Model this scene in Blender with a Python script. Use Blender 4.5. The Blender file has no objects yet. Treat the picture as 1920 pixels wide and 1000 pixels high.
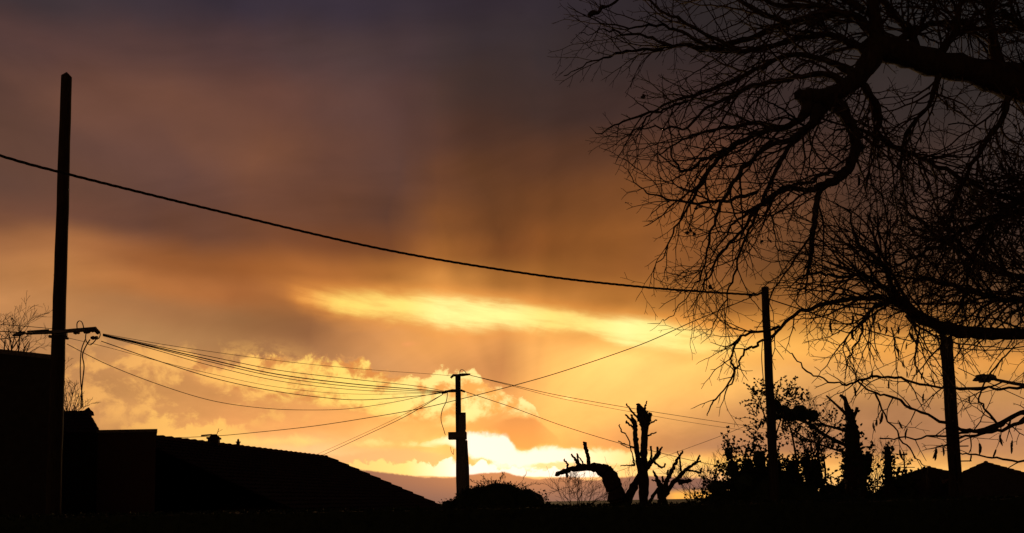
import bpy, math, random
from mathutils import Vector, Matrix, noise as mnoise
R = math.radians
sc = bpy.context.scene
C = sc.collection

# ------------------------------------------------------------------ camera
FPX = 1500.0            # focal length in pixels of the 1920 x 1000 photograph
PP = (960.0, 809.0)     # principal point (the photo is a crop of a taller frame)
cam_d = bpy.data.cameras.new('camera'); cam = bpy.data.objects.new('camera', cam_d); C.objects.link(cam)
cam_d.sensor_fit = 'HORIZONTAL'; cam_d.sensor_width = 36.0
cam_d.lens = 36.0*FPX/1920.0
cam_d.shift_y = (PP[1]-500.0)/1920.0
cam_d.clip_start = 0.05; cam_d.clip_end = 6000
CAMLOC = Vector((0, 0, 1.62))
ROT = (Matrix.Rotation(R(90+5.0), 3, 'X') @ Matrix.Rotation(R(-1.1), 3, 'Z'))
cam.matrix_world = Matrix.Translation(CAMLOC) @ ROT.to_4x4()
sc.camera = cam
sc.render.resolution_x = 1024; sc.render.resolution_y = 533
sc.view_settings.view_transform = 'Standard'; sc.view_settings.look = 'None'
sc.view_settings.exposure = 0; sc.view_settings.gamma = 1
try: sc.view_settings.use_curve_mapping = False
except Exception: pass

def ray(px, py):
    return (ROT @ Vector(((px-PP[0])/FPX, -(py-PP[1])/FPX, -1.0))).normalized()
def at(px, py, D):                       # world point seen at a pixel, D metres forward
    d = ray(px, py); return CAMLOC + d*(D/d.y)
def azel(px, py):
    d = ray(px, py); return math.atan2(d.x, d.y), math.asin(d.z)

# ------------------------------------------------------------------ world sky
def lin(c):
    return tuple((v/255/12.92 if v <= 10 else ((v/255+.055)/1.055)**2.4) for v in c)
SUN_PX = (985, 872)
sun_az, sun_el = azel(*SUN_PX)
world = bpy.data.worlds.new("World"); sc.world = world; world.use_nodes = True
nt = world.node_tree; nt.nodes.clear(); N = nt.nodes.new; Lk = nt.links.new
class E:
    """a tiny expression wrapper over Math nodes"""
    def __init__(s, k): s.k = k
    @staticmethod
    def m(op, *a, clamp=False):
        n = N('ShaderNodeMath'); n.operation = op; n.use_clamp = clamp
        for i, x in enumerate(a):
            if isinstance(x, E): Lk(x.k, n.inputs[i])
            else: n.inputs[i].default_value = float(x)
        return E(n.outputs[0])
    def __add__(s, o): return E.m('ADD', s, o)
    __radd__ = __add__
    def __sub__(s, o): return E.m('SUBTRACT', s, o)
    def __rsub__(s, o): return E.m('SUBTRACT', o, s)
    def __mul__(s, o): return E.m('MULTIPLY', s, o)
    __rmul__ = __mul__
    def __truediv__(s, o): return E.m('DIVIDE', s, o)
def sstep(x, a, b):                      # 0 at a, 1 at b
    n = N('ShaderNodeMapRange'); n.interpolation_type = 'SMOOTHSTEP'
    if a > b: lo, hi, t0, t1 = b, a, 1, 0
    else: lo, hi, t0, t1 = a, b, 0, 1
    Lk(x.k, n.inputs[0]); n.inputs[1].default_value = lo; n.inputs[2].default_value = hi
    n.inputs[3].default_value = t0; n.inputs[4].default_value = t1
    return E(n.outputs[0])
def mixc(f, a, b):
    n = N('ShaderNodeMix'); n.data_type = 'RGBA'; n.clamp_factor = True
    if isinstance(f, E): Lk(f.k, n.inputs[0])
    else: n.inputs[0].default_value = f
    for i, x in ((6, a), (7, b)):
        if isinstance(x, E): Lk(x.k, n.inputs[i])
        else: n.inputs[i].default_value = tuple(x)+(1,)
    return E(n.outputs[2])
def ramp(x, pts, interp='LINEAR'):       # pts: (pos 0..1, rgb)
    n = N('ShaderNodeValToRGB'); n.color_ramp.interpolation = interp
    el = n.color_ramp.elements
    while len(el) > 1: el.remove(el[-1])
    pts = sorted(pts); el[0].position = pts[0][0]; el[0].color = tuple(pts[0][1])+(1,)
    for p, c in pts[1:]:
        e = el.new(p); e.color = tuple(c)+(1,)
    Lk(x.k, n.inputs[0]); return E(n.outputs[0])
tc = N('ShaderNodeTexCoord')
sx = N('ShaderNodeSeparateXYZ'); Lk(tc.outputs['Generated'], sx.inputs[0])
dx, dy, dz = E(sx.outputs[0]), E(sx.outputs[1]), E(sx.outputs[2])
U0 = E.m('ARCTAN2', dx, dy); V0 = E.m('ARCSINE', dz)
def fbm(scale, detail=5, rough=.55, vec=None, zs=1.0, off=0.0, dist=0.0):
    v = N('ShaderNodeCombineXYZ'); Lk((U0 if vec is None else vec[0]).k, v.inputs[0])
    Lk(((V0 if vec is None else vec[1])*zs).k, v.inputs[1]); v.inputs[2].default_value = off
    n = N('ShaderNodeTexNoise'); n.inputs['Scale'].default_value = scale; n.inputs['Detail'].default_value = detail
    n.inputs['Roughness'].default_value = rough; n.inputs['Distortion'].default_value = dist
    Lk(v.outputs[0], n.inputs['Vector']); return E(n.outputs[0])-.5
# slow warp so that no contour is a drawn curve
w1 = fbm(7, 3, .5, off=3.1); w2 = fbm(7, 3, .5, off=9.7)
U = U0 + w1*.055; V = V0 + w2*.030
UR = 0.75                                 # half range of azimuth described in detail
Un = (U/(2*UR))+.5; Un0 = ((U0+w1*.012+(w1*.16+fbm(3.1, 3, .5, off=21.)*.22)*sstep(V0, .10, .42))/(2*UR))+.5
def un(px, py=860): return azel(px, py)[0]/(2*UR)+.5
VS = 0.7
def vpos(px, py): return max(0, min(1, azel(px, py)[1]/VS+.05))
Vn = V/VS + .05
cols = {
 -60: [(0,60,53,56),(130,82,61,55),(250,102,75,62),(330,98,73,62),(400,118,82,62),(440,152,106,70),(500,176,127,80),(560,190,140,90),(640,184,136,90),(900,180,134,88)],
 100: [(0,61,53,57),(90,84,62,58),(200,108,77,63),(265,100,73,63),(340,108,78,64),(400,112,78,62),(450,156,108,68),(510,188,134,82),(560,188,138,88),(620,176,133,88),(700,184,138,90),(900,200,150,95)],
 260: [(0,62,54,61),(90,84,63,60),(180,108,76,62),(250,102,73,62),(340,98,71,62),(420,106,74,60),(480,148,97,58),(530,182,123,72),(575,165,120,78),(640,178,137,90),(700,196,146,90),(800,205,155,96),(900,225,178,110)],
 430: [(0,58,51,62),(90,80,61,61),(180,100,70,60),(280,114,78,59),(360,108,74,58),(430,106,70,50),(500,146,92,50),(545,160,104,60),(600,146,106,68),(650,168,126,82),(720,205,150,92),(800,220,160,98),(840,246,200,124),(900,235,190,125)],
 590: [(0,57,50,61),(100,75,60,60),(200,90,66,60),(300,98,68,56),(400,102,68,50),(450,112,70,44),(510,158,102,54),(560,165,110,62),(620,142,100,66),(660,152,110,74),(720,212,156,94),(800,232,170,102),(850,240,196,136),(900,210,160,120)],
 720: [(0,56,49,58),(100,71,57,59),(180,83,61,57),(300,88,63,55),(400,88,60,48),(460,108,68,42),(510,160,106,54),(560,205,146,78),(630,188,136,84),(690,196,146,94),(780,232,172,98),(830,238,184,112),(880,238,190,136),(900,215,170,130)],
 830: [(0,53,46,55),(90,64,53,54),(180,75,56,50),(250,84,58,48),(330,103,68,48),(420,124,80,45),(480,150,98,50),(530,196,138,72),(570,225,165,90),(640,226,164,94),(700,212,155,96),(780,238,178,98),(830,242,190,110),(880,245,195,130)],
 940: [(0,51,44,52),(60,55,47,51),(150,65,51,48),(250,76,52,42),(330,95,62,40),(420,108,68,38),(470,126,78,41),(530,165,112,56),(570,205,145,78),(630,214,154,90),(700,190,134,82),(760,214,154,90),(820,206,144,86),(870,240,190,120)],
 1040:[(0,48,42,49),(100,53,45,47),(200,62,47,43),(300,88,57,39),(380,108,68,38),(450,132,82,41),(520,156,103,50),(570,196,136,70),(640,242,184,104),(700,246,190,108),(780,244,184,106),(840,236,174,102),(880,245,200,140)],
 1180:[(0,47,41,46),(100,53,44,44),(200,65,48,44),(280,86,57,41),(360,116,74,41),(440,138,88,44),(500,148,95,48),(560,168,113,55),(600,210,150,76),(670,254,210,122),(760,248,196,112),(835,206,150,94),(870,238,185,120)],
 1350:[(0,44,39,41),(200,58,44,42),(300,88,58,42),(400,114,74,44),(500,134,88,50),(570,160,108,54),(605,215,152,74),(660,254,210,118),(720,246,194,110),(790,208,156,98),(840,178,132,94),(866,240,180,100),(900,235,185,130)],
 1500:[(0,42,38,38),(200,56,44,42),(320,78,54,42),(450,108,73,46),(560,142,96,50),(600,200,142,70),(645,248,196,104),(700,226,174,102),(780,186,140,94),(840,170,126,92),(868,238,180,104),(900,244,194,122)],
 1680:[(0,40,38,37),(200,54,46,44),(340,68,50,42),(460,88,62,44),(560,118,82,50),(605,175,122,62),(645,226,170,88),(700,208,158,94),(780,174,130,90),(845,172,128,90),(875,238,184,104),(910,250,204,124)],
 1940:[(0,38,37,37),(250,58,52,50),(400,70,54,47),(560,96,70,48),(625,150,106,60),(680,224,164,86),(730,190,144,90),(800,168,126,92),(862,186,140,92),(895,248,198,118),(940,250,204,130)],
}
xs = sorted(cols); base = None; prev = None
for x in xs:
    c = ramp(Vn, [(vpos(x, p[0]), lin(p[1:])) for p in cols[x]]+[(.98, lin((34, 32, 40)))], 'EASE')
    u = un(x)
    base = c if base is None else mixc((Un0-prev)*(1/(u-prev)), base, c)
    prev = u
# away from the sunset the overcast is dark slate, a little paler at the horizon
back = ramp(Vn, [(.0, lin((12, 12, 12))), (.06, lin((24, 21, 22))), (.3, lin((19, 18, 21))), (1, lin((18, 17, 21)))])
ang = E.m('ABSOLUTE', U0)
col = mixc(sstep(ang, .62, 1.15), base, back)
# shafts radiating from the hidden sun
th = E.m('ARCTAN2', U0-(sun_az+.0), V0-sun_el)
tv = N('ShaderNodeCombineXYZ'); Lk(th.k, tv.inputs[0]); tv.inputs[1].default_value = 4.4
tn = N('ShaderNodeTexNoise'); tn.inputs['Scale'].default_value = 5.5; tn.inputs['Detail'].default_value = 1.2
Lk(tv.outputs[0], tn.inputs['Vector'])
shaft = (E(tn.outputs[0])-.5)*sstep(V0, .05, .25)
soft = fbm(1, 6, .56, vec=((U0*3.2+V0*2.6), (V0*9-U0*2.0)), off=1.7, dist=.5)
fine = fbm(26, 5, .6, zs=1.7, off=5.5, dist=.4)
gain = 1 + sstep(V0, .27, .10)*.07 + shaft*.46 + soft*.80 + fine*.30*sstep(V0, .26, .06)
def scalec(c, g):
    n = N('ShaderNodeVectorMath'); n.operation = 'SCALE'; Lk(c.k, n.inputs[0])
    if isinstance(g, E): Lk(g.k, n.inputs['Scale'])
    else: n.inputs['Scale'].default_value = g
    return E(n.outputs[0])
col = scalec(col, gain)

HS = 0.36
def contour(pts):                        # elevation as a function of azimuth, through a ramp
    return ramp(Un1, [(azel(*p)[0]/(2*UR)+.5, (azel(*p)[1]/HS,)*3) for p in pts])*HS
def along(pts):                          # any 0..1 value or colour along the azimuth
    return ramp(Un1, [(un(p[0]), (p[1],)*3 if len(p) == 2 else lin(p[1:])) for p in pts])
puff = fbm(42, 9, .68, off=2.2, dist=.9, zs=1.0)
puff2 = fbm(95, 7, .6, off=7.9, dist=.2, zs=1.3)
big = fbm(17, 6, .58, off=11.3, dist=.5, zs=1.5)
Un1 = (U0+fbm(30, 3, .5, off=15.)*.012)/(2*UR)+.5
def billow(scale, off):                     # rounded heads with sharp creases between them
    wu = fbm(scale*.8, 2, .5, off=off+3)*(.5/scale); wv = fbm(scale*.8, 2, .5, off=off+8)*(.5/scale)
    t = None
    for k in range(4):
        n = E.m('ABSOLUTE', fbm(scale*2.1**k, 0, .5, vec=(U0+wu, V0+wv), off=off+k*2.3))
        t = n*(1/1.75**k) if t is None else t+n*(1/1.75**k)
    return t-.20
bil = billow(30, 1.3)
lump = bil*.85 + puff*.95 + .05
streak = fbm(1, 5, .6, vec=(U0*14+V0*10, V0*70+U0*9), off=4.4, dist=.3)
def layer(top, bot, color, amp=(.016, .006), soft=(.003, .012), strength=1.0, noise=None, wisp=0.0, fringe=None, fp=.5, streaks=0.0):
    global col
    T = contour(top); B = contour(bot or top); n = puff if noise is None else noise
    a = sstep(T - V0 + n*amp[0], 0, soft[0])
    b = sstep(V0 - B + big*amp[1]*1.5, 0, soft[1])
    m = a if bot is None else a*b
    if isinstance(strength, list): m = m*along(strength)
    elif strength != 1.0: m = m*strength
    if wisp: m = m*E.m('ADD', 1.0, big*wisp, clamp=True)
    if streaks: m = m*E.m('ADD', 1.0, streak*streaks)
    if fringe is not None: color = mixc(sstep(m, .12, fp+.25), fringe, color)
    col = mixc(m, col, color); return m
LUM = lambda r, g, b, k=1.0: tuple(v*k for v in lin((r, g, b)))
# A: the long glowing slot
layer([(440,516),(500,512),(560,510),(640,515),(720,518),(860,526),(960,538),(1080,555),(1200,567),(1300,582),(1450,606),(1700,616),(1940,640)],
      [(440,535),(500,558),(530,574),(560,600),(640,624),(720,630),(860,648),(960,650),(1080,662),(1200,684),(1300,700),(1450,706),(1700,708),(1940,716)],
      along([(480,200,130,66),(580,250,184,96),(640,255,222,118),(760,255,232,130),(830,255,250,160),(960,255,250,158),(1040,255,232,134),(1110,255,236,140),(1180,255,252,164),(1290,255,244,148),(1400,252,206,112),(1700,236,180,92),(1940,232,172,88)]),
      amp=(.008,.016), soft=(.036,.040), noise=big, strength=[(440,0),(490,.45),(550,.95),(1050,1),(1130,.82),(1180,1),(1290,.85),(1400,.65),(1550,.5),(1940,.4)], fringe=LUM(236,160,78), fp=.62, streaks=1.5)
# B: lit cumulus bank
inner = sstep(big*1.3 + lump*.6, -.15, .13)
cB = mixc(inner, along([(150,192,140,86),(400,204,144,84),(700,216,148,82),(900,244,180,98),(1010,240,176,100)]),
                 along([(150,226,168,98),(300,236,180,102),(420,254,202,112),(600,255,222,118),(700,255,228,126),(850,255,240,156),(960,255,240,164),(1010,255,236,160)]))
layer([(150,638),(200,640),(300,648),(360,662),(430,690),(470,674),(520,664),(560,672),(600,670),(650,672),(680,664),(695,684),(720,700),(760,706),(800,704),(822,688),(850,698),(890,692),(905,718),(945,724),(965,746),(990,748),(1008,766),(1018,800)],
      [(150,650),(200,662),(260,690),(330,712),(420,748),(520,770),(600,775),(760,806),(860,812),(905,806),(960,792),(1003,790),(1018,805)],
      cB, amp=(.028,.022), noise=lump, fringe=LUM(238,176,104), fp=.38, soft=(.009,.026), strength=[(140,0),(230,.65),(430,.95),(560,1),(1016,1),(1026,0)])
# scraps of lit cloud drifting over the left roofs
scr = sstep(fbm(15, 6, .6, off=33., dist=.6, zs=1.5) + lump*.35, -.02, .15)
win = sstep(V0, azel(400, 815)[1], azel(400, 770)[1])*sstep(V0, azel(300, 615)[1], azel(300, 690)[1])*sstep(U0, azel(640, 700)[0], azel(470, 700)[0])
col = mixc(scr*win*.75, col, along([(0,226,170,102),(200,240,186,108),(500,250,200,112)]))
# low ragged puffs on the left
layer([(180,810),(250,800),(290,772),(325,786),(340,800),(360,782),(385,790),(410,776),(440,790),(470,806),(520,830)],
      [(180,830),(520,850)], along([(180,226,170,100),(300,246,196,110),(420,250,200,112),(520,240,190,116)]), amp=(.034,.004), soft=(.010,.012), noise=lump, strength=[(180,0),(260,.8),(430,.95),(520,0)])
# C: gap of open bright sky below the bank
layer([(200,812),(300,814),(480,816),(560,812),(620,826),(700,822),(760,826),(840,814),(900,803),(948,804),(966,834),(985,843),(1000,832),(1100,834),(1200,840),(1300,852),(1500,862),(1940,880)],
      [(200,850),(480,842),(620,838),(700,846),(840,842),(900,884),(960,896),(1100,892),(1300,890),(1500,900),(1940,930)],
      along([(200,248,206,128),(500,253,214,128),(620,254,220,132),(760,255,234,150),(830,255,250,196),(880,255,255,240),(1060,255,255,232),(1110,255,250,196),(1200,255,226,140),(1340,252,206,116),(1940,250,200,118)]),
      amp=(.014,.018), soft=(.011,.012), noise=lump, strength=[(180,.6),(600,.95),(1300,.95),(1500,.5),(1940,.3)], fringe=LUM(254,214,124), fp=.3)
# E: grey knot hanging into the gap
layer([(930,788),(960,780),(1000,778),(1030,800),(1060,840)], [(930,812),(952,826),(966,846),(990,848),(1010,838),(1060,842)],
      LUM(206,142,84), amp=(.010,.006), soft=(.006,.006), strength=[(922,0),(955,.85),(1000,.85),(1060,0)])
# peach patches inside the white
layer([(560,846),(640,850),(700,840),(760,838),(830,848),(850,858)], [(560,880),(700,880),(860,882)], LUM(238,186,124), amp=(.010,.006), soft=(.006,.004), strength=[(560,.7),(800,.85),(868,0)])
layer([(875,866),(895,856),(915,858),(930,866)], [(875,872),(895,874),(915,876),(930,870)], LUM(246,196,126), amp=(.012,.012), soft=(.004,.004), strength=[(870,0),(885,.9),(920,.9),(932,0)])
layer([(975,872),(1000,866),(1050,864),(1120,868),(1200,866),(1290,868),(1340,874)], [(975,880),(1040,884),(1120,886),(1340,886)], LUM(250,206,130), amp=(.012,.010), soft=(.004,.004), strength=[(975,0),(1010,.8),(1300,.7),(1350,0)])
# D: lower lit puffs sitting on the far bank
layer([(600,866),(640,870),(690,864),(715,866),(735,876),(760,868),(780,858),(800,868),(830,866),(850,862),(880,866),(930,872),(1000,876),(1060,878),(1100,872),(1200,876),(1400,880)],
      [(600,896),(1400,896)], along([(600,252,208,126),(760,255,228,140),(810,255,246,190),(860,255,255,240),(1110,255,255,236),(1160,255,222,144),(1400,250,198,120)]), amp=(.026,.004), soft=(.006,.004), noise=lump, strength=[(590,0),(640,1),(1250,1),(1400,.2)], fringe=LUM(250,200,112), fp=.5)
# F: small bright curl, and a rosy scrap above the bank
layer([(1050,745),(1064,739),(1082,747)], [(1050,747),(1064,751),(1082,753)], LUM(255,226,136), amp=(.014,.010), soft=(.003,.003), strength=[(1048,0),(1060,1),(1070,1),(1086,0)], noise=puff2)
layer([(740,645),(765,636),(800,640)], [(740,652),(765,656),(800,648)], LUM(236,164,104), amp=(.010,.008), soft=(.008,.008), strength=[(736,0),(760,.7),(780,.6),(806,0)])
# far bank of grey cloud along the horizon
cK = mixc(sstep(V0, azel(1000, 945)[1], azel(1000, 893)[1])+big*.6, LUM(132,104,93), LUM(146,108,90))
ck2 = along([(400,0),(1230,0),(1262,1),(1940,1)])*sstep(V0, azel(1200, 916)[1], azel(1200, 930)[1])
cK = mixc(ck2, cK, LUM(255,190,96))
layer([(100,880),(560,872),(640,874),(720,884),(800,894),(850,893),(900,885),(945,883),(985,893),(1010,897),(1070,891),(1110,899),(1200,890),(1330,896),(1420,912),(1500,935),(1940,950)],
      None, cK, amp=(.006,.0), soft=(.003,.004), noise=puff)
# the aureole of the veiled sun
gu = (U0-azel(955, 860)[0])*(1/.13); gv = (V0-azel(955, 860)[1])*(1/.045)
r2 = gu*gu+gv*gv
ad = N('ShaderNodeVectorMath'); ad.operation = 'ADD'; Lk(col.k, ad.inputs[0])
Lk(scalec(mixc(0, LUM(255,170,70), (0,0,0)), E.m('EXPONENT', r2*-1.0)*.42).k, ad.inputs[1]); col = E(ad.outputs[0])
hs = N('ShaderNodeHueSaturation'); hs.inputs['Saturation'].default_value = 1.02; Lk(col.k, hs.inputs['Color'])
gm = N('ShaderNodeGamma'); gm.inputs[1].default_value = 1.04; Lk(hs.outputs[0], gm.inputs[0])
wb = N('ShaderNodeVectorMath'); wb.operation = 'MULTIPLY'; Lk(gm.outputs[0], wb.inputs[0]); wb.inputs[1].default_value = (1.15, 1.035, 1.02)
col = E(wb.outputs[0])
bg = N('ShaderNodeBackground'); Lk(col.k, bg.inputs[0]); bg.inputs[1].default_value = 1.0
sky = N('ShaderNodeTexSky'); sky.sky_type = 'NISHITA'; sky.sun_disc = False
sky.sun_elevation = max(sun_el, R(1.5)); sky.sun_rotation = sun_az; sky.altitude = 100; sky.dust_density = 4
bg2 = N('ShaderNodeBackground'); Lk(sky.outputs[0], bg2.inputs[0]); bg2.inputs[1].default_value = 0.06
mx = N('ShaderNodeMixShader'); mx.inputs[0].default_value = 0.97   # thick cloud in front of the clear sky
Lk(bg2.outputs[0], mx.inputs[1]); Lk(bg.outputs[0], mx.inputs[2])
out = N('ShaderNodeOutputWorld'); Lk(mx.outputs[0], out.inputs[0])
world.cycles.sampling_method = 'MANUAL'; world.cycles.sample_map_resolution = 512
# the sun itself, low behind the cloud
sd = bpy.data.lights.new('sun', 'SUN'); sd.energy = 0.5; sd.angle = R(6); sd.color = (1, .62, .30)
so = bpy.data.objects.new('sun', sd); C.objects.link(so)
so.rotation_euler = (-Vector(ray(*SUN_PX))).to_track_quat('-Z', 'Y').to_euler()

# ================================================================== helpers
random.seed(11)
rnd = random.random; uni = random.uniform; gau = random.gauss
GZ = -1.5                                 # ground level; the camera looks out from a raised terrace
IROT = ROT.transposed()
def proj(p):
    d = IROT @ (Vector(p)-CAMLOC)
    if d.z > -1e-3: return (-9999, -9999)
    return (PP[0]-FPX*d.x/d.z, PP[1]+FPX*d.y/d.z)
def atz(px, py, z):                       # world point seen at a pixel, at height z
    d = ray(px, py); return CAMLOC + d*((z-CAMLOC.z)/d.z)
def mat(name, c, rough=.85, c2=None, scale=20, bump=.0, metal=0, spec=.3, stretch=(1, 1, 1)):
    m = bpy.data.materials.new(name); m.use_nodes = True; t = m.node_tree
    b = t.nodes['Principled BSDF']; b.inputs['Roughness'].default_value = rough
    b.inputs['Metallic'].default_value = metal; b.inputs['Specular IOR Level'].default_value = spec
    tcn = t.nodes.new('ShaderNodeTexCoord'); mp = t.nodes.new('ShaderNodeMapping')
    mp.inputs['Scale'].default_value = stretch
    t.links.new(tcn.outputs['Object'], mp.inputs[0])
    n = t.nodes.new('ShaderNodeTexNoise'); n.inputs['Scale'].default_value = scale; n.inputs['Detail'].default_value = 4
    t.links.new(mp.outputs[0], n.inputs['Vector'])
    r = t.nodes.new('ShaderNodeValToRGB'); c2 = c2 or tuple(v*.5 for v in c)
    r.color_ramp.elements[0].position = .3; r.color_ramp.elements[0].color = tuple(c2)+(1,)
    r.color_ramp.elements[1].position = .7; r.color_ramp.elements[1].color = tuple(c)+(1,)
    t.links.new(n.outputs[0], r.inputs[0]); t.links.new(r.outputs[0], b.inputs['Base Color'])
    if bump:
        bp = t.nodes.new('ShaderNodeBump'); bp.inputs['Strength'].default_value = bump; bp.inputs['Distance'].default_value = .02
        t.links.new(n.outputs[0], bp.inputs['Height']); t.links.new(bp.outputs[0], b.inputs['Normal'])
    return m
M = dict(
 bark=mat('bark', (.075, .052, .038), .9, scale=30, bump=.6, spec=.15, stretch=(1, 1, .3)),
 twig=mat('twig_bark', (.09, .045, .03), .8, scale=12, spec=.15),
 leaf=mat('leaf', (.05, .065, .025), .7, (.028, .04, .018), scale=9, spec=.15),
 ivy=mat('ivy_leaf', (.045, .06, .025), .6, (.03, .04, .015), scale=9, spec=.15),
 wood=mat('weathered_pole_wood', (.075, .055, .04), .85, scale=8, bump=.5, spec=.15, stretch=(6, 6, .4)),
 conc=mat('concrete', (.28, .25, .21), .9, scale=25, bump=.3, spec=.15),
 rubber=mat('cable_rubber', (.03, .028, .027), .7, scale=10, spec=.2),
 wire=mat('wire_sheath', (.05, .035, .03), .7, scale=10, spec=.2),
 metal=mat('galvanised_metal', (.22, .21, .2), .6, scale=18, metal=.6),
 ceram=mat('insulator_ceramic', (.12, .06, .04), .35, scale=12),
 tile=mat('roof_tile', (.13, .07, .045), .95, (.08, .045, .035), scale=14, bump=.4, spec=.1),
 wall=mat('rendered_wall', (.085, .07, .062), .95, (.06, .05, .045), scale=6, bump=.2, spec=.1),
 brick=mat('brick_wall', (.10, .05, .042), .95, (.07, .04, .035), scale=11, bump=.3, spec=.1),
 cap=mat('coping_stone', (.26, .22, .19), .9, scale=14, bump=.2, spec=.1),
 ground=mat('garden_grass', (.05, .06, .03), .95, (.03, .04, .02), scale=2.5, bump=.3, spec=.1),
 pod=mat('seed_pod', (.08, .055, .035), .7, scale=16, spec=.2),
 glass=mat('lamp_glass', (.2, .2, .18), .2, scale=4),
)
class MB:                                  # collects geometry, links it as ONE mesh object
    def __init__(s): s.v = []; s.f = []
    def tube(s, pts, rad, k=6, cap=True):
        pts = [Vector(p) for p in pts]; n = len(pts)
        if n < 2: return s
        if not hasattr(rad, '__len__'): rad = [rad]*n
        b0 = len(s.v); up = None
        for i, p in enumerate(pts):
            t = (pts[min(i+1, n-1)]-pts[max(i-1, 0)])
            t = t.normalized() if t.length > 1e-9 else Vector((0, 0, 1))
            if up is None:
                up = t.orthogonal().normalized()
            up = (up - t*up.dot(t))
            up = up.normalized() if up.length > 1e-6 else t.orthogonal().normalized()
            w = t.cross(up)
            for j in range(k):
                a = 2*math.pi*j/k
                s.v.append(p + (up*math.cos(a)+w*math.sin(a))*rad[i])
        for i in range(n-1):
            for j in range(k):
                a = b0+i*k+j; b = b0+i*k+(j+1) % k
                s.f.append((a, b, b+k, a+k))
        if cap:
            s.f.append(tuple(b0+j for j in reversed(range(k)))); s.f.append(tuple(b0+(n-1)*k+j for j in range(k)))
        return s
    def box(s, c, d, rz=0, bev=0):
        c = Vector(c); b0 = len(s.v); m = Matrix.Rotation(rz, 3, 'Z')
        hx, hy, hz = d[0]/2, d[1]/2, d[2]/2; e = min(bev, hx*.9, hy*.9)
        if e:                                # chamfered in plan
            prof = [(-hx+e, -hy), (hx-e, -hy), (hx, -hy+e), (hx, hy-e), (hx-e, hy), (-hx+e, hy), (-hx, hy-e), (-hx, -hy+e)]
        else: prof = [(-hx, -hy), (hx, -hy), (hx, hy), (-hx, hy)]
        k = len(prof)
        for z in (-hz, hz):
            for x, y in prof: s.v.append(c+m @ Vector((x, y, z)))
        for j in range(k):
            s.f.append((b0+j, b0+(j+1) % k, b0+k+(j+1) % k, b0+k+j))
        s.f.append(tuple(b0+j for j in reversed(range(k)))); s.f.append(tuple(b0+k+j for j in range(k)))
        return s
    def quadstrip(s, a, b):                 # two point rows -> faces
        b0 = len(s.v); n = len(a); s.v += list(a)+list(b)
        for i in range(n-1): s.f.append((b0+i, b0+i+1, b0+n+i+1, b0+n+i))
        return s
    def poly(s, pts):
        b0 = len(s.v); s.v += [Vector(p) for p in pts]; s.f.append(tuple(range(b0, b0+len(pts)))); return s
    def leaf(s, p, size, d=None):
        d = d or Vector((gau(0, 1), gau(0, 1), gau(0, 1))).normalized()
        w = Vector((gau(0, 1), gau(0, 1), gau(0, 1))); w = (w-d*w.dot(d))
        if w.length < 1e-3: return
        w.normalize(); nn = d.cross(w); L = size*uni(.7, 1.3); W = L*uni(.3, .45); b0 = len(s.v); p = Vector(p)
        s.v += [p, p+d*L*.45+w*W+nn*L*.08, p+d*L, p+d*L*.45-w*W+nn*L*.08]
        s.f += [(b0, b0+1, b0+2), (b0, b0+2, b0+3)]
    def build(s, name, m, parent=None, origin=None, smooth=False):
        me = bpy.data.meshes.new(name)
        pw = Vector((0, 0, 0)); q_ = parent
        while q_ is not None: pw = pw+q_.location; q_ = q_.parent
        o0 = Vector(origin) if origin is not None else pw
        me.from_pydata([Vector(v)-o0 for v in s.v], [], s.f)
        me.materials.append(m); me.validate(); me.update()
        if smooth: me.polygons.foreach_set('use_smooth', [True]*len(me.polygons))
        o = bpy.data.objects.new(name, me); C.objects.link(o)
        if parent is not None:
            o.parent = parent
            if origin is not None: o.location = o0-pw
        else: o.location = o0
        return o
def thing(name, label, cat, loc, group=None):
    o = bpy.data.objects.new(name, None); C.objects.link(o); o.empty_display_size = .2
    o.location = Vector(loc); o['label'] = label; o['category'] = cat
    if group: o['group'] = group
    return o
def tag(o, label, cat, group=None):
    o['label'] = label; o['category'] = cat
    if group: o['group'] = group
    return o
def crom(P, n=6):                          # Catmull-Rom through a list of tuples
    P = [tuple(p) for p in P]; out = []
    for i in range(len(P)-1):
        p0 = P[max(i-1, 0)]; p1 = P[i]; p2 = P[i+1]; p3 = P[min(i+2, len(P)-1)]
        for k in range(n):
            t = k/n
            out.append(tuple(.5*((2*b)+(-a+c)*t+(2*a-5*b+4*c-d)*t*t+(-a+3*b-3*c+d)*t**3) for a, b, c, d in zip(p0, p1, p2, p3)))
    out.append(P[-1]); return out

# ================================================================== ground
g = MB(); S = 3000; nseg = 24
g.poly([(-S, -200, GZ), (S, -200, GZ), (S, S, GZ), (-S, S, GZ)])
o = g.build('ground', M['ground']); o['kind'] = 'structure'

# ================================================================== roofs
def tiled_slope(mb, a, b, c, d, course=.33, wave=.22, amp=.035):
    """a-b along the top, d-c along the eave; wavy courses that overlap like pantiles"""
    a, b, c, d = map(Vector, (a, b, c, d)); n = (b-a).cross(d-a)
    if n.length < 1e-6: n = (c-b).cross(d-c)
    n.normalize()
    if n.z < 0: n = -n
    rows = max(2, int(((d-a).length+(c-b).length)/2/course)); L = max((b-a).length, (c-d).length); k = max(4, int(L/wave)*2)
    for r in range(rows):
        t0, t1 = r/rows, (r+1)/rows
        A = []; B = []
        for i in range(k+1):
            u = i/k; h = amp if i % 2 else 0
            top = a.lerp(b, u).lerp(d.lerp(c, u), t0); bot = a.lerp(b, u).lerp(d.lerp(c, u), t1)
            A.append(top+n*h*.6); B.append(bot+n*(h+.03))
        mb.quadstrip(A, B)
    mb.poly([p-n*.04 for p in ((a, b, c, d) if (b-a).length > .01 else (a, c, d))])
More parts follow.
